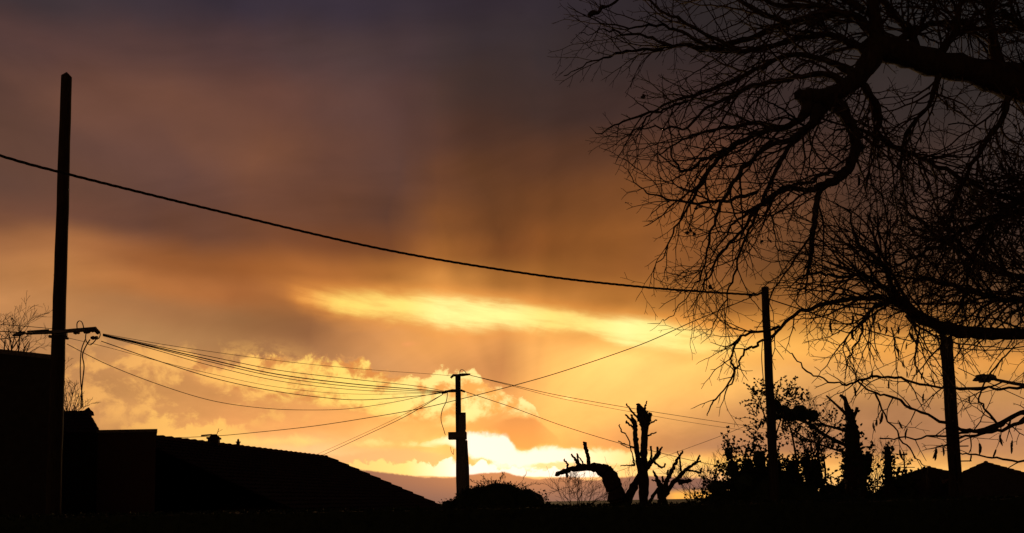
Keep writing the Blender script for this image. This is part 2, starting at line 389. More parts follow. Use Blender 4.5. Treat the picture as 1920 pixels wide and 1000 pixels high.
def ridge_tiles(mb, a, b, r=.12, L=.42):
    a, b = Vector(a), Vector(b); n = max(1, int((b-a).length/L))
    for i in range(n):
        p, q = a.lerp(b, i/n), a.lerp(b, (i+1.12)/n)
        mb.tube([p, q], [r*.7, r*1.22], 8)
def walls(mb, pts, ztop, zbot=GZ-.05):
    n = len(pts)
    for i in range(n):
        p, q = pts[i], pts[(i+1) % n]
        mb.poly([(p[0], p[1], zbot), (q[0], q[1], zbot), (q[0], q[1], ztop), (p[0], p[1], ztop)])

# --- tall house at the left edge (flat parapet against the sky)
zr = at(104, 667, 21).z
p1 = at(106, 667, 21); p0 = atz(-230, 630, zr)
perp = Vector((-(p1-p0).y, (p1-p0).x, 0)).normalized()*8
h = thing('tall_house', 'flat topped black house block at the far left edge, behind the tall pole', 'house', ((p0.x+p1.x)/2, p0.y+3, GZ))
w = MB(); q = [p0, p1, p1+perp, p0+perp]; walls(w, q, zr-.12); w.build('wall', M['wall'], h)
cp = MB(); e = (p1-p0).normalized()*.06; f = perp.normalized()*.06
cq = [p0-e-f, p1+e-f, p1+perp+e+f, p0+perp-e+f]
walls(cp, cq, zr, zr-.12); cp.poly([(v.x, v.y, zr) for v in cq]); cp.poly([(v.x, v.y, zr-.12) for v in reversed(cq)])
cp.build('coping', M['cap'], h)

# --- small hipped roof with a pointed finial
D = 25; R0 = at(60, 783, D+3); zr = R0.z; R1 = atz(164, 773.5, zr)
E1 = at(186, 812, R1.y-1.6); ze = E1.z
h = thing('hipped_house', 'small hipped roof with a pointed tip between the tall pole and the flat topped block', 'house', (R1.x-2, R1.y, GZ))
dirr = (R1-R0).normalized(); nrm = Vector((dirr.y, -dirr.x, 0)).normalized()
fo = 1.6; Fr = Vector((E1.x, R1.y-fo, ze)); Br = Vector((E1.x*(R1.y+fo)/(R1.y-fo)*1.005, R1.y+fo, ze)); Fl = Vector((R0.x-3, R1.y-fo, ze)); Bl = Vector((R0.x-3, R1.y+fo, ze)); RL = Vector((R0.x-3, R1.y, zr)); R1 = Vector((R1.x, R1.y, zr))
m_ = MB(); tiled_slope(m_, RL, R1, Fr, Fl); tiled_slope(m_, R1, RL, Bl, Br); tiled_slope(m_, R1, R1, Br, Fr)
ridge_tiles(m_, RL, R1, .07, .4); ridge_tiles(m_, R1, Fr, .05); ridge_tiles(m_, R1, Br, .05)
rf = m_.build('roof', M['tile'], h)
fi = MB(); b = R1+Vector((.02, 0, 0)); fi.tube([b+Vector((0, 0, -.1)), b+Vector((0, 0, .02)), b+Vector((0, 0, .1)), b+Vector((.02, 0, .17))], [.2, .17, .08, .015], 8); fi.build('finial', M['tile'], h)
w = MB(); walls(w, [Fl+Vector((0, .25, 0)), Fr+Vector((-.12, .25, 0)), Br+Vector((-.12, -.25, 0)), Bl+Vector((0, -.25, 0))], ze-.02); w.build('wall', M['wall'], h)

# --- flat topped block with a projecting coping
D = 23; a = at(184, 809, D); b = at(293, 804, D); zt = (a.z+b.z)/2+.01
h = thing('flat_roofed_annex', 'flat roofed brick block with projecting coping at the upper end of the long tiled roof', 'house', ((a.x+b.x)/2, D+2, GZ))
w = MB(); k5 = (D+5)/D*1.01; q = [Vector((a.x, D, 0)), Vector((b.x, D, 0)), Vector((b.x*k5, D+5, 0)), Vector((a.x*k5, D+5, 0))]; walls(w, q, zt-.09); w.build('wall', M['brick'], h)
cp = MB(); cq = [Vector((a.x-.02, D-.06, 0)), Vector((b.x+.06, D-.06, 0)), Vector((b.x*k5+.05, D+5.1, 0)), Vector((a.x*k5-.05, D+5.1, 0))]; walls(cp, cq, zt, zt-.09); cp.poly([(v.x, v.y, zt) for v in cq]); cp.poly([(v.x, v.y, zt-.09) for v in reversed(cq)]); cp.build('coping', M['cap'], h)

# --- long tiled roof running down to the right
R0 = at(270, 818.5, 29); zr = R0.z; R1 = atz(611, 858, zr)
F = at(832, 953, R1.y-1.5); ze = F.z
ax = (R1-R0); ax.z = 0; ax.normalize(); off = (F-R1); off.z = 0
al = off.dot(ax); side = off-ax*al
Bk = R1+ax*al-side; Bk.z = ze; F0 = R0+side-ax*1; F0.z = ze; B0 = R0-side-ax*1; B0.z = ze; R00 = R0-ax*1
h = thing('long_tiled_house', 'long low house whose tiled ridge slopes down to the foot of the middle pole', 'house', ((R0.x+R1.x)/2, (R0.y+R1.y)/2, GZ))
m_ = MB(); tiled_slope(m_, R00, R1, F, F0, .36, .3, .05); tiled_slope(m_, R1, R00, B0, Bk, .36, .3, .05); tiled_slope(m_, R1, R1, Bk, F, .36, .3, .05)
ridge_tiles(m_, R00, R1, .11, .5); ridge_tiles(m_, R1+Vector((0, 0, .0)), F, .12, .62); ridge_tiles(m_, R1, Bk, .12, .6)
rf = m_.build('roof', M['tile'], h)
w = MB(); cc = (R0+R1)/2
def inset(p, k=.35):
    d = Vector((cc.x-p.x, cc.y-p.y, 0)).normalized()*k; return Vector((p.x, p.y, 0))+d
walls(w, [inset(F0), inset(F), inset(Bk), inset(B0)], ze+.02); w.build('wall', M['wall'], h)
def on_ridge(px):                           # parameter of the ridge point under a pixel column
    lo, hi = 0.0, 1.0
    for _ in range(30):
        mid = (lo+hi)/2
        if proj(R0.lerp(R1, mid))[0] < px: lo = mid
        else: hi = mid
    return R0.lerp(R1, lo)
c1 = on_ridge(401); s1 = c1.y/FPX
ch = MB(); ch.box(c1+Vector((0, 0, .02)), (19*s1, .5, 19*s1), .2, .02); ch.box(c1+Vector((0, 0, 11.5*s1)), (23*s1, .6, 3*s1), .2, .02)
ch.tube([c1+Vector((-7*s1, 0, 13*s1)), c1+Vector((-3*s1, 0, 16.5*s1)), c1+Vector((4*s1, 0, 16.5*s1)), c1+Vector((9*s1, 0, 12.5*s1))], [.05, .07, .07, .05], 6)
ch.build('chimney', M['brick'], rf)
an = MB(); b = c1+Vector((4*s1, 0, 14*s1)); an.tube([b, b+Vector((5*s1, 0, 16*s1))], .012, 4); an.tube([b+Vector((-28*s1, 0, 3.2*s1)), b+Vector((-8*s1, 0, 4.5*s1))], .035, 5); an.tube([b+Vector((2*s1, 0, 9*s1)), b+Vector((12*s1, 0, 14*s1))], .008, 4)
an.build('antenna', M['metal'], rf)
c2 = on_ridge(446.5); s2 = c2.y/FPX
ve = MB(); ve.tube([c2+Vector((0, 0, -.2)), c2+Vector((0, 0, 9*s2)), c2+Vector((0, 0, 9.1*s2)), c2+Vector((0, 0, 10.6*s2)), c2+Vector((0, 0, 10.8*s2)), c2+Vector((0, 0, 14*s2)), c2+Vector((0, 0, 16*s2))], [3.4*s2, 3.4*s2, 5*s2, 5*s2, 2.4*s2, 2.0*s2, .6*s2], 8)
ve.build('vent', M['tile'], rf)

# --- two far roofs at the right
def gable(name, label, Lp, pk, Rp, D, depth=9, mm='tile', drop=2.3):
    L_, P_, R_ = at(*Lp, D), at(*pk, D), at(*Rp, D); z0 = min(L_.z, R_.z)
    h = thing(name, label, 'house', (P_.x, D+depth/2, GZ)); m_ = MB(); b = Vector((P_.x/D*depth, depth, 0))
    tiled_slope(m_, P_, P_+b, L_+b, L_, .4, .35, .05); tiled_slope(m_, P_, P_+b, R_+b, R_, .4, .35, .05)
    ridge_tiles(m_, P_-Vector((0, .1, 0)), P_+b, .14, .5); ridge_tiles(m_, P_, L_, .1, .5); ridge_tiles(m_, P_, R_, .1, .5)
    r = m_.build('roof', M[mm], h)
    w = MB(); w.poly([(L_.x+.3, D+.1, GZ), (R_.x-.3, D+.1, GZ), (R_.x-.3, D+.1, R_.z), (P_.x, D+.1, P_.z-.08), (L_.x+.3, D+.1, L_.z)])
    walls(w, [Vector((L_.x+.3, D+.12, 0)), Vector((R_.x-.3, D+.12, 0)), Vector((R_.x-.3+b.x, D+depth-.2, 0)), Vector((L_.x+.3+b.x, D+depth-.2, 0))], z0-.03); w.build('wall', M['wall'], h)
    return h, P_
h1, P1 = gable('gabled_house', 'low gabled roof standing just right of the double pole', (1770, 903), (1847, 868), (1950, 896), 58)
h2, P2 = gable('bungalow', 'flatter roof with an aerial, left of the double pole', (1672, 899), (1741, 877), (1812, 893), 64)
an = MB(); b = at(1697, 893, 63.5); sc_ = 63.5/FPX
an.tube([b, b+Vector((0, 0, 46*sc_))], .06, 5); an.tube([b+Vector((-17*sc_, 0, 17*sc_)), b+Vector((19*sc_, 0, 16*sc_))], .04, 4); an.tube([b+Vector((-7*sc_, 0, 40*sc_)), b+Vector((6*sc_, 0, 41*sc_))], .10, 4); an.tube([b+Vector((-10*sc_, 0, 22*sc_)), b+Vector((10*sc_, 0, 22*sc_))], .03, 4)
an.build('antenna', M['metal'], h2)

# ================================================================== poles
def plumb(px, py, D):                      # (x, y, ztop) of a plumb pole whose top is at that pixel
    p = at(px, py, D); return p
def rough_pole(mb, top, r_top, r_bot, z0=GZ-.3, k=12, wob=.012, point=.0):
    n = 26; pts = []; rad = []
    for i in range(n+1):
        t = i/n; z = top.z-point+(z0-top.z+point)*t
        pts.append(Vector((top.x+mnoise.noise(Vector((z*1.3, 0, top.x)))*wob, top.y, z)))
        rad.append((r_top+(r_bot-r_top)*t)*(1+.05*mnoise.noise(Vector((z*2.1, 5, top.x)))))
    if point: pts.insert(0, Vector((top.x, top.y, top.z))); rad.insert(0, .012)
    mb.tube(pts, rad, k)
# left pole
DL = 17.0; s = DL/FPX; T = plumb(125, 136, DL)
def wx(px, py): return at(px, py, DL)
P_l = thing('utility_pole', 'tallest wooden pole with a pointed top at the left, black against the sky', 'utility pole', (T.x, T.y, GZ))
m_ = MB(); rough_pole(m_, T, 9.6*s, 14.5*s, point=9*s, k=14); m_.build('pole', M['wood'], P_l, smooth=True)
m_ = MB(); m_.tube([wx(113, 631), wx(113, 621)], 12.6*s, 14); m_.build('clamp_band', M['metal'], P_l)
ca = MB(); ca.tube([wx(58, 629) - Vector((0, .17, 0)), wx(110, 626) - Vector((0, .17, 0)), wx(188, 620) - Vector((0, .17, 0))], [2.2*s, 3.6*s, 4.2*s], 6)
ca.build('crossarm', M['metal'], P_l)
ca = MB(); ca.tube([wx(60, 625)-Vector((0, .17, 0)), wx(100, 622)-Vector((0, .17, 0))], 1.6*s, 5); ca.tube([wx(33, 633)-Vector((0, .17, 0)), wx(42, 630)-Vector((0, .17, 0)), wx(56, 627)-Vector((0, .17, 0))], [1.5*s, 4.2*s, 3*s], 6)
ca.build('tension_clamp', M['metal'], P_l)
for a_, b_, r_ in (((166, 626), (186, 621), 5.2), ((186, 621), (193, 628), 4.5), ((179, 637), (191, 637), 3.8), ((147, 628), (157, 627), 3.4)):
    i_ = MB(); y_ = Vector((0, -.18, 0)); A_, B_ = wx(*a_)+y_, wx(*b_)+y_
    i_.tube([A_.lerp(B_, t) for t in (0, .2, .21, .45, .46, .7, .71, 1)], [r_*s*k for k in (.7, .7, 1, 1, .7, .7, 1, .9)], 8); i_.build('insulator', M['ceram'], P_l)
for pts in ([(153, 620), (153, 610), (157, 605.5), (162, 608), (165, 617), (166, 624)], [(170, 626), (169, 640), (176, 650), (184, 645), (189, 638)], [(176, 626), (190, 622), (196, 630), (193, 639)], [(168, 640), (161, 660), (159, 690), (160, 720), (163, 750), (164, 766)], [(177, 640), (168, 655), (163, 670), (166, 690), (163, 720), (161, 745), (161, 768)]):
    c_ = MB(); c_.tube([wx(*p)+Vector((0, -.18, 0)) for p in crom(pts, 5)], .95*s if len(pts) < 7 else 1.1*s, 4); c_.build('jumper_cable', M['wire'], P_l)
m_ = MB(); m_.tube([wx(92, 631), wx(128, 635)], [3*s, 2.3*s], 6); m_.build('bolt', M['metal'], P_l)

for x_, y_ in ((101, 516), (123, 515), (101, 556), (122, 558), (118, 150), (104, 590)):
    m_ = MB(); q_ = wx(x_, y_); q_.y = T.y; m_.tube([q_, Vector((T.x, T.y, q_.z))], 1.3*s, 5); m_.build('bolt', M['metal'], P_l)
# middle pole: timber above a concrete stub
DM = 26.0; s = DM/FPX; T = plumb(858.5, 706, DM)
def wm(px, py, dy=0): return at(px, py, DM)+Vector((0, dy, 0))
P_m = thing('utility_pole', 'short middle pole in a thick concrete stub with a cross block, before the brightest cloud', 'utility pole', (T.x, T.y, GZ))
zc = at(862, 800, DM).z
m_ = MB(); rough_pole(m_, T, 5.2*s, 7.2*s, k=12, wob=.01); m_.build('pole', M['wood'], P_m)
st = MB(); tt = at(866, 776, DM); bb = at(866, 862, DM)
prof = [(870, 774, 3), (869, 780, 6.5), (867.5, 790, 8.5), (866, 806, 9)]
st.box(((at(866, 790, DM).x), T.y+.02, (at(866, 778, DM).z+GZ)/2-.1), (13*s, .26, at(866, 778, DM).z-GZ+.2), 0, .02)
st.box((at(869, 790, DM).x, T.y, (at(869, 774, DM).z+at(869, 806, DM).z)/2), (9*s, .2, 32*s), 0, .03)
st.tube([Vector((T.x+7*s, T.y, GZ-.2)), Vector((T.x+7*s, T.y, at(864, 880, DM).z)), Vector((T.x+7*s, T.y, at(864, 840, DM).z)), Vector((T.x+7*s, T.y, at(864, 826, DM).z))], [13*s, 12*s, 10*s, 9.5*s], 10)
st.build('concrete_stub', M['conc'], P_m)
st = MB(); st.box(at(858, 817.5, DM), (34*s, .42, 13*s), 0, .03); st.build('cross_block', M['conc'], P_m)
for py, hh, w_ in ((872, 16, 4), (888, 8, 6), (846, 5, 3)):
    st = MB(); st.box(at(874.5, py, DM), (w_*s, .1, hh*s), 0, .01); st.build('bracket', M['metal'], P_m)
ca = MB(); ca.tube([wm(845, 709), wm(850, 704), wm(858, 704), wm(868, 703), wm(882, 702)], [2*s, 2.6*s, 2.4*s, 3*s, 1.6*s], 6); ca.tube([wm(858, 712), wm(858, 703)], 2.6*s, 6); ca.build('crossarm', M['metal'], P_m)
c_ = MB(); c_.tube([wm(*p) for p in crom([(862, 703), (863, 695), (867, 693.5), (872, 697), (875, 702)], 4)], .8*s, 4); c_.build('jumper_cable', M['wire'], P_m)
ca = MB(); ca.tube([wm(828, 738), wm(836, 735), wm(840, 734), wm(848, 733), wm(856, 733)], [1.6*s, 3*s, 2.2*s, 3.2*s, 3*s], 6); ca.build('tension_clamp', M['metal'], P_m)
ca = MB(); ca.tube([wm(864, 732), wm(872, 735)], [2.2*s, 1.8*s], 6); ca.build('bolt', M['metal'], P_m)
c_ = MB(); c_.tube([wm(*p) for p in crom([(839, 737), (837, 752), (829, 770), (827, 788), (832, 806), (835, 816)], 5)], .9*s, 4); c_.build('jumper_cable', M['wire'], P_m)
c_ = MB(); c_.tube([wm(*p) for p in crom([(845, 838), (846, 846), (850, 853)], 4)]+[wm(851, 842)], .6*s, 4); c_.build('jumper_cable', M['wire'], P_m)

# right pole and double pole
DR = 18.0; s = DR/FPX; T = plumb(1434, 539, DR)
P_r = thing('utility_pole', 'single wooden pole rising from the leafy bushes right of the pollarded trees', 'utility pole', (T.x, T.y, GZ))
m_ = MB(); rough_pole(m_, T, 6.8*s, 10.5*s, k=12, wob=.01); m_.build('pole', M['wood'], P_r)
ca = MB(); ca.tube([at(1406, 555, DR), at(1413, 552, DR), at(1420, 553, DR), at(1430, 548, DR)], [2*s, 3.6*s, 2.2*s, 2*s], 6); ca.build('tension_clamp', M['metal'], P_r)
c_ = MB(); c_.tube([at(*p, DR)+Vector((0, -.12, 0)) for p in crom([(1427, 640), (1425, 670), (1427, 700), (1430, 730)], 4)], .9*s, 4); c_.build('jumper_cable', M['wire'], P_r)
DD = 20.0; s = DD/FPX; T = plumb(1768, 628, DD)
P_d = thing('double_utility_pole', 'pair of wooden poles bolted together under the low bough at the right', 'utility pole', (T.x, T.y, GZ))
m_ = MB(); rough_pole(m_, T, 5.6*s, 7.2*s, k=12, wob=.008); m_.build('pole', M['wood'], P_d)
T2 = plumb(1779.8, 632, DD); m_ = MB(); rough_pole(m_, T2, 5.2*s, 6.9*s, k=12, wob=.008); m_.build('pole', M['wood'], P_d)
for py in (648, 690, 740, 790, 815, 850, 905, 960):
    st = MB(); a_ = Vector((T.x+3*s, T.y-.02, at(1775, py, DD).z)); st.tube([a_, a_+Vector((9*s, 0, 0))], 2.6*s, 6); st.build('bolt', M['metal'], P_d)
for py, ln in ((813, 24), (837, 22), (865, 26)):
    st = MB(); a_ = Vector((T2.x, T2.y, at(1790, py, DD).z)); st.tube([a_, a_+Vector((ln*s, 0, .0))], 1.2*s, 5); st.build('step_iron', M['metal'], P_d)
# street lamp whose post stands out of frame
DS = 21.0; s = DS/FPX; Tp = at(2010, 742, DS)
P_s = thing('street_lamp', 'street lamp head on a long thin arm reaching in from the right edge', 'street lamp', (Tp.x, Tp.y, GZ))
m_ = MB(); m_.tube([(Tp.x, Tp.y, GZ-.2), (Tp.x, Tp.y, Tp.z+.3)], [.09, .05], 10); m_.build('post', M['metal'], P_s)
m_ = MB(); m_.tube([Tp, at(1950, 727, DS), at(1900, 719, DS), at(1866, 712, DS)], [4.5*s, 3.6*s, 3.2*s, 2.8*s], 8); m_.tube([at(p[0], p[1], DS) for p in crom([(1880, 716), (1862, 724), (1840, 727), (1798, 728)], 4)], 1.7*s, 6); m_.build('arm', M['metal'], P_s)
m_ = MB(); m_.tube([at(1830, 706, DS), at(1846, 704, DS)], [2.5*s, 3.5*s], 6); m_.build('photocell', M['metal'], P_s)
m_ = MB(); m_.tube([at(x, y, DS) for x, y in ((1868, 712), (1864, 709), (1858, 707.5), (1840, 709), (1829, 712), (1824, 714))], [2*s, 5.5*s, 6.5*s, 6*s, 4*s, 1.2*s], 10); hd = m_.build('lamp_head', M['metal'], P_s)
m_ = MB(); m_.tube([at(1856, 713, DS), at(1836, 715.5, DS)], [4*s, 3*s], 8); m_.build('lamp_glass', M['glass'], P_s)

# ================================================================== cables and wires
def wire(pts, D0, D1, r, name, label, cat='wire', group=None, k=5, twist=None, m='wire', n=7):
    P_ = crom(pts, n); x0, x1 = pts[0][0], pts[-1][0]
    W = []
    for p in P_:
        t = (p[0]-x0)/(x1-x0); iD = (1-t)/D0+t/D1; W.append(at(p[0], p[1], 1/iD))
    mb = MB()
    if twist:
        dense = []
        for i in range(len(W)-1):
            L = (W[i+1]-W[i]).length; q = max(2, int(L/.07))
            dense += [W[i].lerp(W[i+1], j/q) for j in range(q)]
        dense.append(W[-1]); S_ = 0; acc = [0]
        for i in range(1, len(dense)): S_ += (dense[i]-dense[i-1]).length; acc.append(S_)
        for st_ in range(3):
            pts3 = []
            for i, p in enumerate(dense):
                t = (dense[min(i+1, len(dense)-1)]-dense[max(i-1, 0)]).normalized(); u = t.cross(Vector((0, 0, 1))).normalized(); w_ = t.cross(u)
                a = acc[i]/twist*2*math.pi+st_*2.094
                pts3.append(p+(u*math.cos(a)+w_*math.sin(a))*r*.8)
            mb.tube(pts3, r, 6)
    else: mb.tube(W, r, k)
    o = mb.build(name, M[m], origin=W[len(W)//2], smooth=True); tag(o, label, cat, group); return o
wire([(-420, 150), (-200, 228), (0, 292), (120, 325), (400, 394), (720, 468), (1000, 515), (1200, 538), (1330, 548), (1412, 553)], 12.0, 18.0, .0145, 'overhead_cable', 'thick twisted black cable sweeping across the sky from upper left to the right pole', 'cable', twist=.55, m='rubber')
G1 = 'wires from the left pole to the middle pole'
spans = [
 ([(193, 626), (300, 645), (420, 663), (560, 681), (700, 694), (800, 701), (846, 705)], .006, 'topmost wire of the fan, ending at the crossarm on top of the middle pole'),
 ([(193, 627), (290, 648), (400, 670), (520, 694), (660, 711), (780, 724), (834, 734)], .009, 'second wire from the top in the fan between the left and middle poles'),
 ([(193, 628), (290, 650.5), (400, 676), (520, 702), (660, 720), (780, 730), (834, 735)], .014, 'thickest wire in the fan between the left and middle poles, third from the top'),
 ([(193, 629), (280, 650), (400, 680), (520, 707), (650, 724), (780, 733), (834, 735.5)], .010, 'fourth wire from the top, just under the thickest in the fan'),
 ([(193, 630), (280, 653), (400, 687), (520, 714), (650, 730), (780, 736), (834, 736)], .008, 'fifth wire from the top, lowest of the tight bunch in the fan'),
 ([(190, 640), (300, 678), (400, 709), (500, 731), (600, 745), (680, 750), (780, 743), (834, 736.5)], .010, 'sagging wire leaving the small insulator under the left crossarm'),
 ([(128, 634), (200, 651), (300, 678), (400, 702), (520, 726), (660, 739), (834, 737)], .0055, 'thin pale wire just above the sagging one, starting at the left pole itself'),
 ([(125, 645), (200, 683), (300, 722), (400, 752), (500, 766), (590, 769), (660, 766), (740, 754), (800, 741), (834, 735)], .008, 'lowest wire from the left pole, hanging deepest between the two poles'),
]
for pts, r, lb in spans: wire(pts, DL, DM, r, 'telephone_wire', lb, 'wire', G1)
wire([(300, 822), (400, 818), (480, 811), (590, 799), (700, 782), (780, 768), (850, 752), (960, 724), (1060, 695), (1200, 647), (1300, 603), (1410, 557)], 31, 18.0, .011, 'telephone_wire', 'long wire rising from the left roofs behind the middle pole up to the right pole')
wire([(600, 856), (680, 819), (760, 781), (830, 740)], R1.y-.2, DM, .0125, 'service_cable', 'darker of the two cables slanting from the tiled ridge up to the middle pole', 'cable', 'cables to the tiled roof')
wire([(586, 856), (660, 823), (740, 786), (830, 740)], R1.y-1, DM, .0075, 'service_cable', 'thinner cable slanting up just left of the darker one at the tiled ridge', 'cable', 'cables to the tiled roof')
wire([(882, 704), (960, 722), (1050, 742), (1180, 765), (1300, 784), (1430, 803), (1560, 820)], DM, 46, .011, 'telephone_wire', 'upper of two thin wires running right and down from the middle pole top', 'wire', 'thin wires right of the middle pole')
wire([(882, 704), (960, 724), (1050, 747), (1180, 772), (1300, 793), (1430, 812), (1560, 829)], DM, 46, .008, 'telephone_wire', 'lower of two thin wires running right and down from the middle pole top', 'wire', 'thin wires right of the middle pole')
wire([(870, 734), (960, 764), (1050, 797), (1150, 828), (1220, 845), (1290, 862), (1360, 876), (1440, 890)], DM, 34, .011, 'telephone_wire', 'wire passing behind the tall pollarded tree on its way down to the bushes')
wire([(1230, 862), (1340, 822), (1410, 794), (1530, 744), (1650, 690), (1766, 640)], 40, DD, .009, 'telephone_wire', 'faint wire climbing from the pollarded trees to the double pole')
wire([(960, 945), (1040, 921), (1120, 897), (1190, 873)], 60, 60, .013, 'telephone_wire', 'faint short wire under the bent pollard arm above the far bare shrubs')
wire([(1438, 560), (1500, 580), (1600, 612), (1700, 638), (1765, 648)], DR, DD, .014, 'overhead_cable', 'black cable from the right pole through the twigs to the double pole', 'cable')
wire([(1783, 652), (1850, 657), (1920, 650), (2060, 625)], DD, 17, .014, 'overhead_cable', 'black cable leaving the double pole toward the right edge', 'cable')
wire([(-80, 598), (0, 608), (60, 613), (112, 618)], 15, DL, .007, 'telephone_wire', 'thin upper wire reaching the left pole from the left edge', 'wire', 'wires left of the tall pole')
wire([(-80, 618), (0, 621.5), (60, 625)], 15, DL-.17, .010, 'telephone_wire', 'lower wire joining the clamp left of the tall pole', 'wire', 'wires left of the tall pole')
wire([(-80, 645), (0, 636), (34, 632.5)], 15, DL-.17, .010, 'telephone_wire', 'wire rising from the left edge into the bulging clamp', 'wire', 'wires left of the tall pole')
wire([(1796, 690), (1850, 716), (1920, 748), (2040, 800)], DD, 24, .011, 'telephone_wire', 'wire falling right from the double pole past the lamp arm')
wire([(1480, 452), (1640, 474), (1780, 486), (1960, 500), (2100, 506)], 13, 12, .011, 'telephone_wire', 'straight wire threading through the densest twigs of the big tree')

# ================================================================== vegetation
def inside(poly, x, y):
    c = False; n = len(poly); j = n-1
    for i in range(n):
        xi, yi = poly[i]; xj, yj = poly[j]
        if (yi > y) != (yj > y) and x < (xj-xi)*(y-yi)/(yj-yi)+xi: c = not c
        j = i
    return c
def limb(mb, pts, D, k=10, n=5, bark=.06, dd=0.0, wig=0.0):
    """pts: (px, py, thickness px[, depth offset]); returns smooth 3D polyline with radii"""
    P_ = crom([(p[0], p[1], p[2], p[3] if len(p) > 3 else 0) for p in pts], n)
    if wig:
        sd = rnd()*100; out_ = []
        for i, p in enumerate(P_):
            a_ = wig*min(1, i/3)*(1+9/(p[2]+3))
            out_.append((p[0]+a_*mnoise.noise(Vector((i*.55, sd, 0))), p[1]+a_*mnoise.noise(Vector((i*.55, sd, 7))), p[2], p[3]))
        P_ = out_
    W = []; Rr = []
    for i, p in enumerate(P_):
        d = D+p[3]+dd*i/len(P_); W.append(at(p[0], p[1], d)); Rr.append(max(.4, p[2])*d/FPX/2*(1+bark*mnoise.noise(Vector((i*.7, p[0]*.1, 0)))))
    mb.tube(W, Rr, k); return W, Rr
# ---- the big bare tree
DT = 7.0
TREE = thing('bare_tree', 'huge bare winter tree whose boughs and hanging twigs fill the right side of the sky', 'tree', at(2500, 900, DT).xy.to_3d()+Vector((0, 0, GZ)))
ENV = [(1058, 150), (1062, 10), (1085, -120), (2080, -120), (2080, 900), (1900, 880), (1640, 872), (1600, 790), (1540, 735), (1500, 700), (1460, 780), (1425, 640), (1400, 720), (1345, 805), (1312, 775), (1296, 710), (1330, 650), (1270, 610), (1236, 600), (1222, 500), (1190, 480), (1212, 430), (1180, 370), (1168, 290), (1115, 252), (1150, 190)]
big_mb = MB(); mid_mb = MB(); tw = MB(); tips = []; NS = [0]
big = {}
trunk_mb = MB()
tw_, tr_ = limb(trunk_mb, [(2560, 1120, 330), (2530, 900, 300), (2490, 650, 270), (2430, 430, 240), (2330, 310, 190)], DT, 14)
trunk_mb.build('trunk', M['bark'], TREE, smooth=True)
def add_limb(pts, D=DT, k=10, part=True, dd=0.0, n=5):
    mb = MB(); W, Rr = limb(mb, pts, D, k, dd=dd, n=n, wig=3.2, bark=.22)
    if part: mb.build('branch', M['bark'], TREE, smooth=True)
    else:
        o_ = len(mid_mb.v); mid_mb.v += mb.v; mid_mb.f += [tuple(i+o_ for i in f_) for f_ in mb.f]
    return W, Rr
src = []                                   # (polyline, radii, spacing, length, side bias)
def L(pts, sp=.085, ln=.55, **kw):
    W, Rr = add_limb(pts, **kw); src.append((W, Rr, sp, ln)); return W, Rr
# main boughs, each a part
L([(2400, 380, 180), (2250, 285, 130), (2080, 200, 95), (1920, 158, 70), (1840, 138, 50), (1760, 120, 50), (1690, 100, 46), (1645, 88, 50), (1632, 70, 34)], sp=.16, ln=.6, k=14)
L([(1655, 80, 40), (1635, 108, 44), (1615, 138, 38), (1585, 165, 33), (1550, 180, 30), (1520, 184, 34), (1502, 180, 24), (1494, 176, 14)], sp=.12, ln=.5, k=12)
L([(1535, 180, 26), (1560, 192, 27), (1582, 212, 24), (1597, 240, 21), (1603, 270, 20), (1600, 298, 19), (1588, 322, 19), (1565, 338, 17), (1540, 350, 15), (1512, 358, 10), (1480, 352, 8), (1445, 370, 7), (1400, 398, 6), (1365, 432, 4), (1340, 470, 3), (1325, 510, 2), (1322, 560, 1.5)], sp=.09, ln=.5, k=12)
L([(2400, 700, 80, .3), (2150, 648, 40, .2), (2000, 628, 27, .1), (1920, 625, 23), (1850, 625, 22), (1790, 621, 24), (1750, 607, 22), (1715, 588, 18), (1690, 570, 20), (1668, 562, 12), (1620, 559, 10), (1580, 563, 9), (1530, 576, 8), (1490, 592, 7), (1455, 622, 6), (1432, 640, 5), (1412, 650, 5), (1394, 662, 4), (1382, 690, 4), (1374, 715, 3), (1355, 745, 2)], sp=.075, ln=.5, k=12)
L([(1645, 78, 30), (1642, 40, 24), (1636, 0, 20), (1620, -60, 18)], sp=.1, ln=.6)
L([(1590, 322, 14), (1566, 324, 8), (1545, 326, 7), (1520, 340, 6), (1490, 345, 6), (1460, 362, 4)], sp=.07, ln=.35)
L([(1538, 352, 13), (1532, 385, 11), (1526, 420, 11), (1522, 455, 9), (1519, 492, 8), (1512, 520, 4), (1506, 545, 3)], sp=.07, ln=.3)
